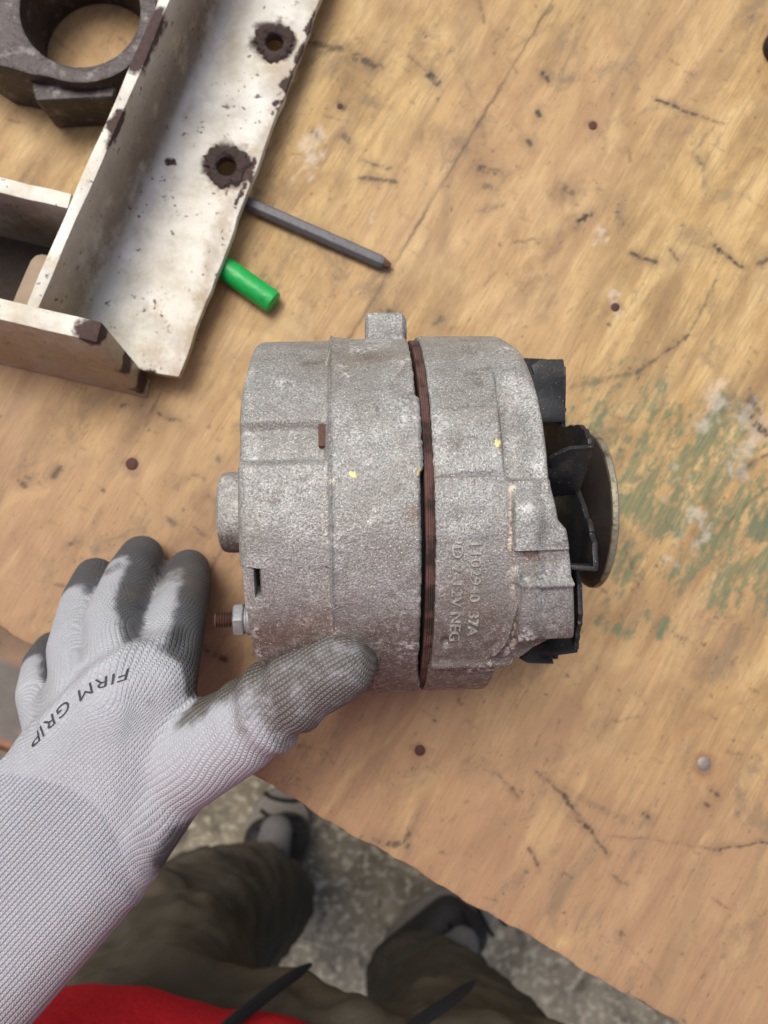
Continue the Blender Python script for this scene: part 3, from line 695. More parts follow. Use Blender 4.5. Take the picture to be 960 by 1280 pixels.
# ================================================================== PAINTED STEEL BRACKET (top left)
HB = .060
brk = empty('steel_bracket', (-.12, .2, 0), 'rusty cream painted welded steel bracket with two bolt holes, on the bench', 'bracket')
def brk_material():
    n = NT('chipped_cream_paint'); P = n.obj; rl = root_loc(brk)
    L = lambda px, py, z=.0165: at(px, py, z)-rl
    W = n.vm('ADD', P, n.vm('SCALE', n.vm('SUBTRACT', n.noise(P, 260, 4, .65, color=True), (.5, .5, .5)), sc=.007))
    W2 = n.vm('ADD', P, n.vm('SCALE', n.vm('SUBTRACT', n.noise(P, 150, 5, .62, color=True), (.5, .5, .5)), sc=.0105))
    lo = n.noise(P, 45, 5, .62); hi = n.noise(P, 260, 4, .65)
    col = n.ramp(lo, [(.3, (.50, .46, .36)), (.5, (.68, .665, .585)), (.7, (.77, .765, .72))])
    # brown dirt film plus shade painted on the upright web and pocket faces
    film_shade = None
    for (a, b, r, k) in [((262, 0), (170, 205), .030, 1.), ((170, 205), (75, 395), .034, .95), ((10, 430), (180, 480), .03, .8), ((225, 10), (150, 170), .03, 1.), ((-60, 310), (20, 300), .045, 1.)]:
        s_ = n.math('MULTIPLY', n.stroke(W, L(*a, .03), L(*b, .03), r, 1.), k)
        film_shade = s_ if film_shade is None else n.math('MAXIMUM', film_shade, s_)
    nrm = n.t.nodes.new('ShaderNodeNewGeometry').outputs['Normal']; nz = n.math('ABSOLUTE', n.sep(nrm)[2])
    film_shade = n.math('MULTIPLY', film_shade, n.step(nz, 1.0, .45))
    col = n.mix(n.math('MULTIPLY', film_shade, n.step(lo, .15, .5, .85, 1.)), col, n.mix(hi, (.085, .062, .045), (.20, .15, .105)))
    stain = n.math('MULTIPLY', n.step(n.noise(P, 80, 5, .65), .52, .7), .55)
    col = n.mix(stain, col, (.45, .36, .22))
    spots = n.math('MULTIPLY', n.step(n.noise(P, 330, 3, .6), .64, .69), n.step(lo, .35, .55))
    rust = None
    def add(s_):
        nonlocal rust
        rust = s_ if rust is None else n.math('MAXIMUM', rust, s_)
    for (x, y, r) in [(341, 52, .0108), (284, 208, .0118), (356, 108, .0035), (211, 204, .0022), (345, 130, .002)]:
        add(n.stroke(W2, L(x, y), L(x+.5, y), r, .25))
    for (a, b, r, z) in [((378, 60), (362, 112), .0028, .0165), ((362, 112), (350, 145), .002, .0165), ((318, 200), (300, 250), .0016, .0165), ((190, 22), (166, 72), .0062, HB), ((150, 150), (146, 178), .0045, HB), 
                         ((112, 415), (128, 412), .0065, HB), ((130, 420), (188, 488), .005, .03), ((165, 462), (190, 490), .006, .01), ((178, 468), (190, 466), .0028, .0165), ((395, 20), (388, 40), .0022, .0165), ((240, 440), (226, 470), .0012, .006)]:
        add(n.stroke(W2, L(*a, z), L(*b, z), r, .3))
    bleed = None
    for (a, b, r, k) in [((290, 240), (240, 420), .007, .7), ((240, 420), (222, 470), .008, .7), ((365, 90), (320, 195), .006, .7), ((343, 52), (350, 90), .017, .75), ((284, 208), (292, 225), .018, .8), ((396, 0), (372, 80), .005, .6), ((185, 440), (222, 462), .008, .6), ((150, 420), (200, 380), .010, .45)]:
        s_ = n.math('MULTIPLY', n.stroke(W, L(*a), L(*b), r, 1.), k); bleed = s_ if bleed is None else n.math('MAXIMUM', bleed, s_)
    bleed = n.step(n.math('ADD', bleed, n.math('MULTIPLY', n.math('SUBTRACT', n.noise(P, 120, 5, .7), .5), 1.3)), .25, .95)
    col = n.mix(n.math('MULTIPLY', bleed, .7), col, n.mix(hi, (.22, .13, .06), (.46, .34, .20)))
    grey = n.math('MULTIPLY', n.step(n.noise(P, 38, 5, .65), .48, .66), .55)
    col = n.mix(grey, col, n.mix(hi, (.36, .35, .315), (.56, .545, .505)))
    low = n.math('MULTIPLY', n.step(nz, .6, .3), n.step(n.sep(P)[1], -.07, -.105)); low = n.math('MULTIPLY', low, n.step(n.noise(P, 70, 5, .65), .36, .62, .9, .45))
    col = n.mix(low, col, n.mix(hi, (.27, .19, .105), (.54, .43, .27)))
    rust = n.math('MAXIMUM', rust, n.math('MULTIPLY', spots, .8))
    rc = n.mix(n.noise(P, 500, 4), (.030, .019, .018), (.095, .056, .048))
    col = n.mix(rust, col, rc)
    n.bump(n.math('SUBTRACT', n.math('ADD', n.math('MULTIPLY', hi, .4), lo), n.math('MULTIPLY', rust, .5)), .0012, .7)
    return n.fin(col, n.step(rust, 0, 1, .5, .8), 0, .4)
mat_brk = brk_material()
def chip(pts, amp=.0006, step=.006, k=0):
    """a corroded outline: resample a polygon and nibble at it"""
    out = []; N = len(pts)
    for i in range(N):
        a, b = Vector(pts[i][:2]), Vector(pts[(i+1) % N][:2]); m = max(1, int((b-a).length/step))
        nn = Vector((-(b-a).y, (b-a).x)).normalized()
        for j in range(m):
            p = a.lerp(b, j/m); out.append(tuple(p + nn*random.uniform(-amp, amp)))
    return out
ZF = .0165                                     # top of the flange, raised on the cross plates
p_r0, p_r1 = at(400, 0, ZF), at(223, 471, ZF)          # right edge of the flange
dfl = (p_r0-p_r1).normalized(); p_top = p_r1 + dfl*.42
wb = at(178, 462, ZF)
w_t0, w_t1 = at(205, 0, HB), at(40, 384, HB)                  # crest of the web
dw = (w_t0-w_t1).normalized(); w_far = w_t1 + dw*.40
outer = [wb, p_r1, p_top, w_far+Vector((-.001, 0, 0)), w_t1+Vector((-.001, -.004, 0))]
outer = chip(outer, .0005)
def circ(c, r, nn=28): return [(c.x+r*math.cos(t), c.y+r*math.sin(t)) for t in [2*math.pi*i/nn for i in range(nn)]]
h1, h2 = at(343, 53, ZF), at(283, 208, ZF)
mb = MB(); mb.plate(outer, [circ(h1, .0042), circ(h2, .0046)], lambda p: Vector((p[0], p[1], ZF)), lambda p: Vector((p[0], p[1], ZF-.0050)))
mb.build('base_flange', mat_brk, brk, bevel=.0008, segs=2)
mat_scale = plain('lifted_rust_scale', (.052, .034, .030), .85, .1, 260, .6, .0012)
for hc_, r0_, r1_ in ((h1, .0042, .0094), (h2, .0046, .0104)):           # scabby rust standing proud round each hole
    mb = MB(); nn_ = 44; rr3 = [r1_*(1+rng.normal()*.09+.08*math.sin(3*i/nn_*6.28)) for i in range(nn_)]
    rows = []
    for f_, hz in ((0, 0), (.12, .0009), (.5, .0013), (.85, .0007), (1., -.0002)):
        rows.append([mb.bm.verts.new((hc_.x+(r0_+(rr3[i]-r0_)*f_)*math.cos(i/nn_*6.2832), hc_.y+(r0_+(rr3[i]-r0_)*f_)*math.sin(i/nn_*6.2832), ZF+hz+(rng.normal()*.00022 if 0 < f_ < 1 else 0))) for i in range(nn_)])
    for a, b in zip(rows, rows[1:]):
        for i in range(nn_): mb.bm.faces.new((a[i], a[(i+1) % nn_], b[(i+1) % nn_], b[i]))
    mb.build('rust_scale', mat_scale, brk)
side = Vector((dw.y, -dw.x, 0))                               # to the right of the web
tw = .0050
mb = MB(); A, B = w_t1, w_far
nb = 30
def web_top(p, i): return HB + .0005*math.sin(i*1.7)+.0004*math.sin(i*.6)
lo_ = []
rows = []
for i in range(nb+1):
    p = A.lerp(B, i/nb); q = Vector((p.x, p.y, 0))
    rows.append([mb.bm.verts.new(q-side*(tw*.5)+Vector((0, 0, ZF+.0002))), mb.bm.verts.new(q-side*(tw*.5)+Vector((0, 0, web_top(p, i)))),
                 mb.bm.verts.new(q+side*(tw*.5)+Vector((0, 0, web_top(p, i+2)))), mb.bm.verts.new(q+side*(tw*.52)+Vector((0, 0, ZF+.011)))] + [mb.bm.verts.new(q+side*(tw*.52+.0105*(1-math.cos(c_)))+Vector((0, 0, ZF-.00006+.0105*(1-math.sin(c_))))) for c_ in (.35, .7, 1.05, 1.35, 1.5708)])
for a, b in zip(rows, rows[1:]):
    for j in range(len(a)): mb.bm.faces.new((a[j], a[(j+1) % len(a)], b[(j+1) % len(a)], b[j]))
mb.bm.faces.new(rows[0][::-1]); mb.bm.faces.new(rows[-1])
mb.build('upright_web', mat_brk, brk, bevel=.0009, segs=2)
def wall(name, tr, tl, br, bl, th):
    """an upright plate given by its top and bottom line (right end, left end)"""
    d = (tl-tr).normalized(); nv = Vector((-d.y, d.x, 0)); nv = nv if nv.y < 0 else -nv
    mb = MB(); N = 14
    rows = []
    for i in range(N+1):
        t = tr.lerp(tl, i/N); b = br.lerp(bl, i/N); w = .0004*math.sin(i*2.2)
        rows.append([mb.bm.verts.new(b-nv*th*.5), mb.bm.verts.new(t-nv*th*.5+Vector((0, 0, w))), mb.bm.verts.new(t+nv*th*.5+Vector((0, 0, w))), mb.bm.verts.new(b+nv*th*.5)])
    for a, b in zip(rows, rows[1:]):
        for j in range(4): mb.bm.faces.new((a[j], a[(j+1) % 4], b[(j+1) % 4], b[j]))
    mb.bm.faces.new(rows[0][::-1]); mb.bm.faces.new(rows[-1])
    return mb.build(name, mat_brk, brk, bevel=.0009, segs=2)
gt_r, gt_l = at(124, 415, HB), at(0, 386, HB)
gb_r = at(186, 487, .001); dg_ = (gt_l-gt_r).normalized()
gl = gt_r + dg_*.14
wall('cross_plate', gt_r, gl, Vector((gb_r.x, gb_r.y, .0005)), Vector((gb_r.x, gb_r.y, .0005))+dg_*.14, .0085)
# the flange is notched so the cross plate passes beside it
g2_r, g2_l = at(86, 250, HB), at(0, 230, HB); d2 = (g2_l-g2_r).normalized()
wall('cross_plate', Vector((g2_r.x, g2_r.y, HB-.001)), g2_r+d2*.12, Vector((g2_r.x, g2_r.y, .0005)), Vector((g2_r.x, g2_r.y, .0005))+d2*.12, .0065)
# unseen rail, added on the left to keep light out of the pocket
fa = gl; fb = g2_r+d2*.125
wall('unseen_shade_rail', Vector((fb.x, fb.y, HB)), Vector((fa.x, fa.y, HB)), Vector((fb.x, fb.y, .0005)), Vector((fa.x, fa.y, .0005)), .006)
mat_dark = plain('dark_rust_and_shade', (.035, .024, .018), .85, 0, 200, .4, .0008)  # rust of the bush, and painted shade for the pocket floor
pk = [g2_r+d2*.002, g2_r+d2*.125, gl, gt_r-Vector((.03, 0, 0))]
mb = MB(); mb.plate([(p.x, p.y) for p in pk], [], lambda p: Vector((p[0], p[1], .004)), lambda p: Vector((p[0], p[1], .0006)))
mb.build('pocket_shade_plate', mat_dark, brk)  # dark sheet added to paint the pocket's shade
tabc = at(40, 350, .030)
mb = MB()
pts = [tuple(at(x, y, .034))[:2] for x, y in ((8, 396), (20, 366), (32, 338), (38, 325), (44, 319), (52, 317), (66, 320), (40, 400))]
mb.plate(pts, [], lambda p: Vector((p[0], p[1], .034)), lambda p: Vector((p[0], p[1], .0045)))
mat_tab = plain('tan_primer', (.32, .24, .17), .7, 0, 200)
mb.build('rounded_lug', mat_tab, brk, bevel=.001)

# ================================================================== CAST RING (far top left)
n = NT('dark_cast_iron'); P = n.obj
col = n.mix(n.noise(P, 90, 5, .65), (.022, .018, .019), (.085, .070, .070)); col = n.mix(n.step(n.noise(P, 160, 4, .7), .52, .70, 0, .6), col, (.22, .20, .20))
n.bump(n.noise(P, 300, 4), .0008); mat_iron = n.fin(col, .5, .45)
ring = empty('cast_iron_ring', (-.118, .24, 0), 'dark cast iron bearing ring with clamp lug, behind the cream bracket', 'machine part')
HR = .032
rc = at(100, 12, HR); rr = 76*(CAM_H-HR)/F_PX
bore = [(rc.x+rr*math.cos(t), rc.y+rr*math.sin(t)) for t in np.linspace(0, 2*math.pi, 56, endpoint=False)]
outer = []
for t in np.linspace(-math.radians(112), math.radians(150), 40):
    outer.append((rc.x+(rr+.0075)*math.cos(t), rc.y+(rr+.0075)*math.sin(t)))
outer += [tuple(at(-60, -80, HR))[:2], tuple(at(-90, 30, HR))[:2], tuple(at(-20, 78, HR))[:2], tuple(at(10, 84, HR))[:2], tuple(at(40, 93, HR))[:2]]
mb = MB(); mb.plate(outer, [bore], lambda p: Vector((p[0], p[1], HR)), lambda p: Vector((p[0], p[1], .0004)))
mb.build('ring_body', mat_iron, ring, bevel=.0012, segs=2)
mb = MB(); a, b, c, d = at(36, 100, HR-.006), at(148, 94, HR-.006), at(142, 122, HR-.006), at(44, 127, HR-.006)
lw = lambda p: Vector((p.x, p.y+.002, .0004))
mb.hexa([lw(a), lw(b), lw(c), lw(d)], [a, b, c, d]); mb.build('clamp_lug', mat_iron, ring, bevel=.002, segs=3)

# ================================================================== SMALL TOOLS
n = NT('dull_steel_rod'); P = n.obj
col = n.mix(n.noise(P, 200, 4), (.085, .085, .095), (.18, .18, .20)); col = n.mix(n.step(n.noise(P, 500, 3), .62, .7), col, (.09, .07, .06))
n.bump(n.noise(P, 500, 3), .0002); mat_rod = n.fin(col, .6, .25)
rod = empty('steel_punch', (0, .155, 0), 'thin grey hexagonal steel punch lying under the cream bracket edge', 'punch')
ra, rb = at(300, 250, .0038), at(480, 329, .0034)
dr = (rb-ra).normalized(); ra = ra - dr*.05
mb = MB(); mb.tube([ra+Vector((0, 0, .0001)), ra+dr*.002, rb-dr*.003, rb], [.0030, .0034, .0034, .0029], 6); mb.build('shank', mat_rod, rod, bevel=.0003)
mb = MB(); mb.tube([rb-dr*.0003, rb+dr*.0018, rb+dr*.0034], [.0022, .0020, .0012], 12); mb.build('tip', mat_rust, rod)
n = NT('green_plastic'); P = n.obj
col = n.mix(n.noise(P, 120, 3), (.004, .30, .055), (.008, .42, .085)); col = n.mix(n.step(n.noise(n.vm('MULTIPLY', P, (1, 1, 1)), 210, 5, .7), .56, .70, 0, .45), col, (.02, .10, .03)); n.bump(n.noise(P, 400, 4), .0003); mat_green = n.fin(col, .38, 0, .5)
ga, gb = at(262, 322, .0058), at(343, 379, .0058); dgm = (gb-ga).normalized()
mb = MB(); mb.tube([ga-dgm*.03, ga, gb-dgm*.0022, gb-dgm*.0006, gb, gb+dgm*.0001], [.0056, .0055, .0057, .0054, .0046, .002], 28)
o = mb.build('green_marker', mat_green, None)
tag(o, 'bright green plastic marker cap poking out from under the cream bracket', 'marker')
bc = at(984, 52, .006)
mb = MB(); mb.lathe([(.0004, .0085), (.0004, .0092), (.001, .0096), (.009, .0096), (.010, .009), (.010, .005), (.0004, .005), (.0004, .0085)], Vector((bc.x, bc.y, 0)), 'z', 40)
o = mb.build('steel_bush', mat_dark, None); tag(o, 'dark rusty steel bush standing alone on the bare plywood', 'bush')

# ================================================================== PERSON
person = empty('person', (-.05, -.33, FLOOR), 'person in red shirt, dark trousers and grey work glove steadying the alternator', 'person')
# ---- gloved hand and forearm, one continuous surface
CH = {'index': [(203, 850, .086, .0125), (222, 775, .060, .0112), (233, 735, .036, .0106), (236, 712, .0115, .0096)],
      'middle': [(158, 858, .090, .0128), (143, 778, .062, .0116), (164, 722, .036, .0110), (177, 696, .0115, .0100)],
      'ring': [(110, 884, .084, .0122), (95, 812, .060, .0110), (108, 752, .034, .0104), (119, 722, .0112, .0094)],
      'pinky': [(72, 922, .072, .0112), (52, 868, .052, .0098), (56, 832, .031, .0092), (66, 812, .0102, .0084)]}
J = {k: [(at(x, y, z), r) for x, y, z, r in v] for k, v in CH.items()}
TB = [(at(205, 965, .080), .0185), (at(298, 912, .094), .0155), (at(374, 858, .1085), .0134), (at(427, 828, .1135), .0120)]
axd = (at(-60, 1195, .095)-at(92, 1030, .092)).normalized()       # towards the elbow
wr = at(85, 1042, .085)
acr = Vector((-axd.y, axd.x, 0)).normalized()                      # across the wrist
if acr.x < 0: acr = -acr
nrm = acr.cross(axd); nrm = nrm if nrm.z > 0 else -nrm
WR = [(wr+acr*.015, .0195), (wr-acr*.015, .0195)]
fe = wr+axd*.10; FE = [(fe+acr*.0145, .0215), (fe-acr*.016, .022)]
fe2 = wr+axd*.16; FE2 = [(fe2+acr*.0135, .0225), (fe2-acr*.016, .024)]
mb = MB()
for k, v in J.items():
    for a, b in zip(v, v[1:]): mb.hull([a, b])
M = [J[k][0] for k in ('index', 'middle', 'ring', 'pinky')]
for a, b in zip(M, M[1:]): mb.hull([a, b]+WR)
W4 = [(J[k][0][0].lerp(J[k][1][0], .42), J[k][0][1]*.86) for k in ('index', 'middle', 'ring', 'pinky')]
for a, b, c, d in zip(M, M[1:], W4, W4[1:]): mb.hull([a, b, c, d])
mb.hull(WR+FE); mb.hull(FE+FE2)
for a, b in zip(TB, TB[1:]): mb.hull([a, b])
mb.hull([TB[0], WR[0], WR[1], (M[0][0]-nrm*.004, .010)])
mb.hull([TB[0], (TB[0][0].lerp(TB[1][0], .55), .0125), (M[0][0].lerp(wr, .25)-nrm*.004, .010)])
mb.hull([TB[0], (TB[0][0].lerp(TB[1][0], .35), .011), (M[0][0].lerp(wr, .05)-nrm*.006, .0075)])
glove_me = remeshed(mb, .0015, 9)
V = np.empty(len(glove_me.vertices)*3); glove_me.vertices.foreach_get('co', V); V = V.reshape(-1, 3)
NR = np.empty(len(V)*3); glove_me.vertices.foreach_get('normal', NR); NR = NR.reshape(-1, 3)
npv = lambda v: np.array(tuple(v))
palm_dir = npv((Vector((.86, .05, -.50))).normalized()); thumb_palm = npv(Vector((-.15, .85, -.5)).normalized())
hand_dir = -axd
bones = []                                      # (a, b, u at a, v offset, chain)
acc_v = lambda p: (Vector(p)-wr).dot(acr)
bones.append((fe2+axd*.1, wr, -(fe2+axd*.1-wr).length, 0., 'arm'))
pc_ = (M[1][0]+M[2][0])*.5
for k in J:
    u0 = (J[k][0][0]-wr).dot(hand_dir)
    bones.append((wr, J[k][0][0], 0., 0., 'palm'))
    u = u0
    for (a, ra_), (b, rb_) in zip(J[k], J[k][1:]):
        bones.append((a, b, u, acc_v(a), k)); u += (b-a).length
u = (TB[0][0]-wr).dot(hand_dir)
for (a, ra_), (b, rb_) in zip(TB, TB[1:]):
    bones.append((a, b, u, acc_v(a), 'thumb')); u += (b-a).length
wsum = np.zeros(len(V)); U = np.zeros(len(V)); VV = np.zeros(len(V)); best = np.full(len(V), 9.); cid = np.zeros(len(V), int); tipd = np.full(len(V), 9.)
names = ['arm', 'palm', 'index', 'middle', 'ring', 'pinky', 'thumb']
for (a, b, u0, v0, ch) in bones:
    A, B = npv(a), npv(b); d = B-A; L = np.linalg.norm(d); d /= L
    s_ = (V-A)@d; sc = np.clip(s_, 0, L); q = A+sc[:, None]*d; dist = np.linalg.norm(V-q, axis=1)
    if ch in ('arm', 'palm'):
        uu = (V-npv(wr))@npv(hand_dir); vv = (V-npv(wr))@npv(acr)
    else:
        uu = u0+s_; ref = npv(acr) if ch != 'thumb' else npv(Vector((b-a)).cross(Vector((0, 0, 1))).normalized())
        ref = ref-d*(ref@d); ref /= np.linalg.norm(ref); up = np.cross(ref, d); up = up if up[2] > 0 else -up
        rel = V-q; vv = v0+np.arctan2(rel@ref, rel@up)*.011
    w = np.exp(-np.clip(dist-.009, 0, 1)/.0022)+1e-12
    U += uu*w; VV += vv*w; wsum += w
    m = dist < best; best[m] = dist[m]; cid[m] = names.index(ch)
U /= wsum; VV /= wsum
coat = np.zeros(len(V)); dirt = np.zeros(len(V))
for k in J:
    m = cid == names.index(k)
    tip = npv(J[k][-1][0]); dt = np.linalg.norm(V-tip, axis=1)
    c = np.maximum(sstep(.034, .026, dt), sstep(-.30, .05, NR@palm_dir)); coat = np.where(m, c, coat)
m = (cid == 1); coat = np.where(m, sstep(.15, .5, NR@palm_dir)*sstep(.030, .012, np.linalg.norm(V-npv(M[0][0]+Vector((.008, .0, -.008))), axis=1)), coat)
coat = np.where(cid <= 1, np.maximum(coat, sstep(.80, .95, NR@(-npv(nrm)))*(cid == 1)), coat)
m = cid == 6; tip = npv(TB[-1][0]); dt = np.linalg.norm(V-tip, axis=1)
coat = np.where(m, np.maximum(sstep(.25, .6, NR@thumb_palm)*sstep(.075, .05, dt), sstep(.45, .8, NR@npv((.95, .2, .1)))*.9), coat)
dirt = np.where(m, sstep(.055, .02, dt)*.85, 0); dirt = np.maximum(dirt, np.where(m, sstep(-.1, .35, NR@thumb_palm)*1.0*sstep(.085, .06, dt), 0))
for k, (x, y, z, r) in {'a': (214, 735, .045, .020), 'd': (150, 720, .045, .012), 'e': (300, 872, .10, .012), 'f': (345, 850, .115, .014), 'g': (225, 830, .08, .012), 'b': (190, 880, .10, .005), 'c': (218, 865, .10, .007)}.items():
    dirt = np.maximum(dirt, .75*sstep(r, r*.3, np.linalg.norm(V-npv(at(x, y, z)), axis=1)))
ed = np.empty(len(glove_me.edges)*2, np.int32); glove_me.edges.foreach_get('vertices', ed); ed = ed.reshape(-1, 2)
deg = np.bincount(ed.ravel(), minlength=len(V))
for _ in range(14):                             # soft dip line of the coating
    nb_ = lambda q: .5*q+.5*(np.bincount(ed[:, 0], q[ed[:, 1]], len(V))+np.bincount(ed[:, 1], q[ed[:, 0]], len(V)))/np.maximum(deg, 1)
    coat = nb_(coat); U = nb_(U); VV = nb_(VV); dirt = nb_(dirt)
# gentle wrinkles where the wrist and knuckles flex
wr_amp = .0003*np.exp(-((U-.006)/.016)**2)*np.sin(U*700+VV*220)+.0005*np.exp(-((U-.085)/.02)**2)*np.sin(U*520+VV*260)*(cid <= 1)
fold = np.full(len(V), 9.)                       # the fold of loose fabric behind the knuckles
fp = [npv(at(x, y, .092))[:2] for x, y in ((205, 800), (165, 812), (125, 838), (92, 868), (62, 900))]
for a_, b_ in zip(fp, fp[1:]): fold = np.minimum(fold, seg_d(V[:, 0], V[:, 1], a_, b_))
wr_amp = wr_amp+(.0017*np.exp(-(fold/.0026)**2)-.0009*np.exp(-((fold-.0052)/.0022)**2))*(V[:, 2] > .06)
tb = (cid == 6); wr_amp = wr_amp+np.where(tb, .0012*np.sin(U*420+VV*90)*np.exp(-((dt-.032)/.012)**2), 0)
V2 = V+NR*wr_amp[:, None]; glove_me.vertices.foreach_set('co', V2.reshape(-1))
for nm, arr in (('knit_u', U), ('knit_v', VV), ('coat', coat), ('dirt', dirt)):
    at_ = glove_me.attributes.new(nm, 'FLOAT', 'POINT'); at_.data.foreach_set('value', arr.astype(np.float32))
glove_me.update()
n = NT('grey_knit_glove'); P = n.obj
jit = n.vm('SUBTRACT', n.noise(P, 180, 3, color=True), (.5, .5, .5)); js = n.sep(jit)
u = n.math('ADD', n.attr('knit_u'), n.math('MULTIPLY', js[0], .0005)); v = n.math('ADD', n.attr('knit_v'), n.math('MULTIPLY', js[1], .0005))
cu = n.math('MULTIPLY', v, 1/.00150)
tri = n.math('ABSOLUTE', n.math('SUBTRACT', n.math('FRACT', cu), .5))          # 0 mid column .. .5 at the edge
ru = n.math('ADD', n.math('MULTIPLY', u, 1/.0012), n.math('MULTIPLY', tri, 1.1))
rw = n.math('MULTIPLY', n.math('ADD', n.math('SINE', n.math('MULTIPLY', ru, 2*math.pi)), 1.), .5)
colm = n.step(tri, .5, .2)
st = n.math('MULTIPLY', colm, n.math('ADD', n.math('MULTIPLY', rw, .75), .25))
coarse = n.step(n.math('ADD', n.attr('knit_u'), n.math('MULTIPLY', n.math('POWER', n.math('ABSOLUTE', n.attr('knit_v')), 2.), 16.)), .0215, .0190)                                   # open knit of the cuff
gapd = n.math('MULTIPLY', n.step(st, .45, .08), n.math('ADD', n.math('MULTIPLY', coarse, .60), .20))
yarn = n.mix(n.noise(P, 900, 2), (.36, .378, .415), (.50, .52, .56))
col = n.mix(gapd, yarn, (.13, .14, .18))
cm = n.step(n.math('ADD', n.attr('coat'), n.math('MULTIPLY', n.math('SUBTRACT', n.noise(P, 200, 5, .65), .5), .7)), .25, .74)
coatc = n.mix(n.noise(P, 120, 4), (.045, .048, .055), (.10, .105, .115))
coatc = n.mix(n.step(n.noise(P, 70, 5, .65), .54, .68, 0, .7), coatc, (.13, .095, .06)); coatc = n.mix(n.step(st, .5, .1, 0, .35), coatc, (.05, .05, .055))
col = n.mix(n.math('MULTIPLY', cm, .93), col, coatc)
dm = n.math('MULTIPLY', n.step(n.math('ADD', n.attr('dirt'), n.math('MULTIPLY', n.math('SUBTRACT', n.noise(P, 130, 5, .65), .5), 1.4)), .25, .95), .9)
col = n.mix(dm, col, n.mix(st, (.04, .035, .03), (.19, .172, .15)))
n.bump(n.math('ADD', st, n.math('MULTIPLY', n.noise(P, 1500, 2), .2)), .00045, .8)
mat_glove = n.fin(col, .8, 0, .3)
glove = link_mesh('work_glove', glove_me, mat_glove, person, True)
# printed name across the knuckles, read from the wearer's far side
bv = BVHTree.FromPolygons([Vector(v) for v in V2.tolist()], [tuple(p.vertices) for p in glove_me.polygons])
ctrl = [Vector((162, 842)), Vector((120, 856)), Vector((88, 878)), Vector((62, 903)), Vector((36, 932))]
seg = [(b-a).length for a, b in zip(ctrl, ctrl[1:])]; tot = sum(seg)
def along(s):
    d = s*tot
    for i, L in enumerate(seg):
        if d <= L or i == len(seg)-1:
            t = (ctrl[i+1]-ctrl[i]).normalized(); return ctrl[i]+t*d, t
        d -= L
tm = text_mesh('FIRM GRIP', 1., shear=.2, bold=0., spacing=1.08)
bm = bmesh.new(); bm.from_mesh(tm); bmesh.ops.triangulate(bm, faces=bm.faces, ngon_method='EAR_CLIP')
for _ in range(2): bmesh.ops.subdivide_edges(bm, edges=[e for e in bm.edges if e.calc_length() > .12], cuts=1); bmesh.ops.triangulate(bm, faces=bm.faces, ngon_method='EAR_CLIP')
xs = [v.co.x for v in bm.verts]; x0, x1 = min(xs), max(xs)
for v in bm.verts:
    c, t = along((v.co.x-x0)/(x1-x0)); up = Vector((-t.y, t.x)); up = up if up.y > 0 else -up
    q = c + up*((v.co.y-.35)*18)
    top = at(q.x, q.y, .10)
    hit = bv.ray_cast(Vector((top.x, top.y, .3)), Vector((0, 0, -1)))
    v.co = (hit[0]+hit[1]*.00025) if hit[0] else Vector((top.x, top.y, .02))
bmesh.ops.delete(bm, geom=[v for v in bm.verts if v.co.z < .035], context='VERTS')
me = bpy.data.meshes.new('print'); bm.to_mesh(me); bm.free()
mat_print = plain('dark_print', (.035, .038, .042), .7)
link_mesh('printed_name', me, mat_print, glove)

# ---- clothes
CTR = bpy.data.textures.new('folds', 'CLOUDS'); CTR.noise_scale = .07; CTR.noise_depth = 3
n = NT('dark_olive_cotton'); P = n.obj
col = n.mix(n.noise(P, 18, 4), (.036, .031, .024), (.13, .115, .09)); col = n.mix(n.step(n.noise(P, 9, 5, .6), .5, .68, 0, .6), col, (.13, .09, .06))
n.bump(n.noise(P, 700, 3), .0006); mat_tr = n.fin(col, .9, 0, .2)
LEG1 = [(at(170, 1395, -.12), .080), (at(215, 1185, -.40), .076), (at(330, 1120, -.68), .066)]
LEG2 = [(at(600, 1440, -.12), .078), (at(565, 1295, -.40), .072), (at(520, 1228, -.68), .060)]
hipL, hipR = LEG1[0], LEG2[0]
mid = (hipL[0]+hipR[0])*.5
mb = MB()
for LG in (LEG1, LEG2):
    for a, b in zip(LG, LG[1:]): mb.hull([a, b])
waist = [(Vector((-.17, -.375, -.02)), .075), (Vector((.03, -.39, -.02)), .075), (Vector((-.07, -.42, -.0)), .09)]
mb.hull([(hipL[0], .08), (hipR[0]+Vector((0, 0, .01)), .078)] + waist)
me = remeshed(mb, .006, 6, [('DISPLACE', dict(texture=CTR, strength=.034, mid_level=.5, texture_coords='GLOBAL'))])
CT2 = bpy.data.textures.new('creases', 'CLOUDS'); CT2.noise_scale = .028; CT2.noise_depth = 2
me = baked(me, [('DISPLACE', dict(texture=CT2, strength=.012, mid_level=.5, texture_coords='GLOBAL'))])
trou = link_mesh('trousers', me, mat_tr, person, True)
n = NT('red_fleece'); P = n.obj
col = n.mix(n.noise(P, 300, 4), (.42, .010, .018), (.68, .022, .035)); n.bump(n.noise(P, 420, 4, .7), .0016); mat_red = n.fin(col, .95, 0, .15)
mb = MB()
BEL = [(Vector((-.140, -.294, -.03)), .075), (Vector((-.195, -.308, -.03)), .065), (Vector((-.052, -.306, -.036)), .072), (Vector((-.175, -.300, -.032)), .07), (Vector((-.035, -.345, -.02)), .08), (Vector((-.1, -.42, 0)), .08),
       (Vector((-.20, -.32, .45)), .09), (Vector((.05, -.33, .45)), .09), (Vector((-.08, -.34, .55)), .09)]
mb.hull(BEL)
sh, el, cf = Vector((-.26, -.33, .46)), Vector((-.34, -.30, .17)), fe2+axd*.01
mb.hull([(sh, .07), (Vector((-.12, -.34, .45)), .09)]); mb.hull([(sh, .066), (el, .054)]); mb.hull([(el, .052), (cf, .043)])
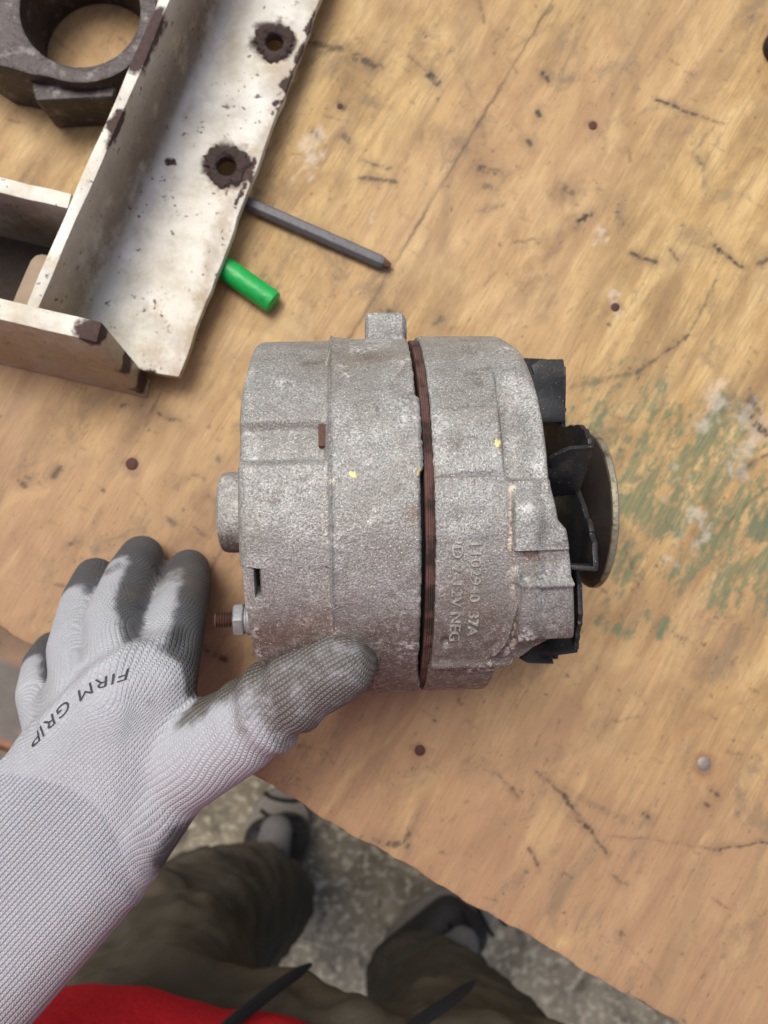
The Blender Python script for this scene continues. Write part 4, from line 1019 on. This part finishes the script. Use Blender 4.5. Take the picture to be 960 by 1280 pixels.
me = remeshed(mb, .006, 8, [('DISPLACE', dict(texture=CTR, strength=.014, mid_level=.5, texture_coords='GLOBAL'))])
link_mesh('shirt', me, mat_red, person, True)
mat_shoe = plain('black_leather', (.022, .019, .018), .55, 0, 200, .4, .0004)
mat_sole = plain('dirty_rubber', (.20, .18, .155), .8, 0, 120)
mat_tongue = plain('pale_grey_cloth', (.16, .15, .145), .85, 0, 200)
mat_cord = plain('black_cord', (.004, .004, .008), .9, 0, 600, .4, .0005)
for (toe, heel, hemc) in ((at(352, 1010, FLOOR+.05), LEG1[2][0], LEG1[2]), (at(606, 1140, FLOOR+.05), LEG2[2][0], LEG2[2])):
    heel = Vector((heel.x, heel.y, FLOOR+.05)); d = (toe-heel); d.z = 0; d.normalize(); toe = Vector((toe.x, toe.y, FLOOR+.05))
    rr_ = Vector((d.y, -d.x, 0))
    mb = MB()
    mb.hull([(heel-d*.03+Vector((0, 0, .0)), .034), (toe-d*.04+rr_*.014+Vector((0, 0, -.006)), .034), (toe-d*.05-rr_*.014+Vector((0, 0, -.006)), .032), (toe-d*.10+Vector((0, 0, .015)), .036)])
    mb.hull([(heel+Vector((0, 0, .05)), .040), (heel-d*.02, .036), (toe-d*.11+Vector((0, 0, .028)), .030)])
    shoe = link_mesh('shoe', remeshed(mb, .005, 5), mat_shoe, person, True)
    mb = MB()
    ol = []
    for t in np.linspace(0, 2*math.pi, 36, endpoint=False):
        Lh = (toe-heel).length*.5+.03; ce = (toe+heel)*.5-d*.012
        p = ce + d*(Lh*math.cos(t)) + rr_*(.046*math.sin(t)*(1+.12*math.cos(t))); ol.append((p.x, p.y))
    mb.plate(ol, [], lambda p: Vector((p[0], p[1], FLOOR+.024)), lambda p: Vector((p[0], p[1], FLOOR+.0005))); mb.build('sole', mat_sole, shoe, bevel=.004)
    mb = MB(); mb.hull([(heel+d*.045+Vector((0, 0, .058)), .024), (heel+d*.075+Vector((0, 0, .045)), .022)]); mb.build('tongue', mat_tongue, shoe)
    for k in range(4):
        c = heel+d*(.07+.022*k)+Vector((0, 0, .058-.008*k)); mb = MB()
        mb.tube([c-rr_*.026+Vector((0, 0, -.026)), c-rr_*.016+Vector((0, 0, -.011)), c+Vector((0, 0, -.006)), c+rr_*.016+Vector((0, 0, -.011)), c+rr_*.026+Vector((0, 0, -.026))], [.003]*5, 8)
        mb.build('lace', mat_cord, shoe)
for pts in ([(275, 1292, -.02), (305, 1266, -.05), (343, 1236, -.08), (372, 1216, -.11), (388, 1206, -.14)], [(490, 1308, -.02), (528, 1274, -.05), (563, 1251, -.08), (580, 1238, -.11), (592, 1228, -.13)]):
    mb = MB(); mb.tube([at(*p) for p in pts], [.0034, .0034, .0034, .0032, .0014], 10); mb.build('drawstring', mat_cord, person)
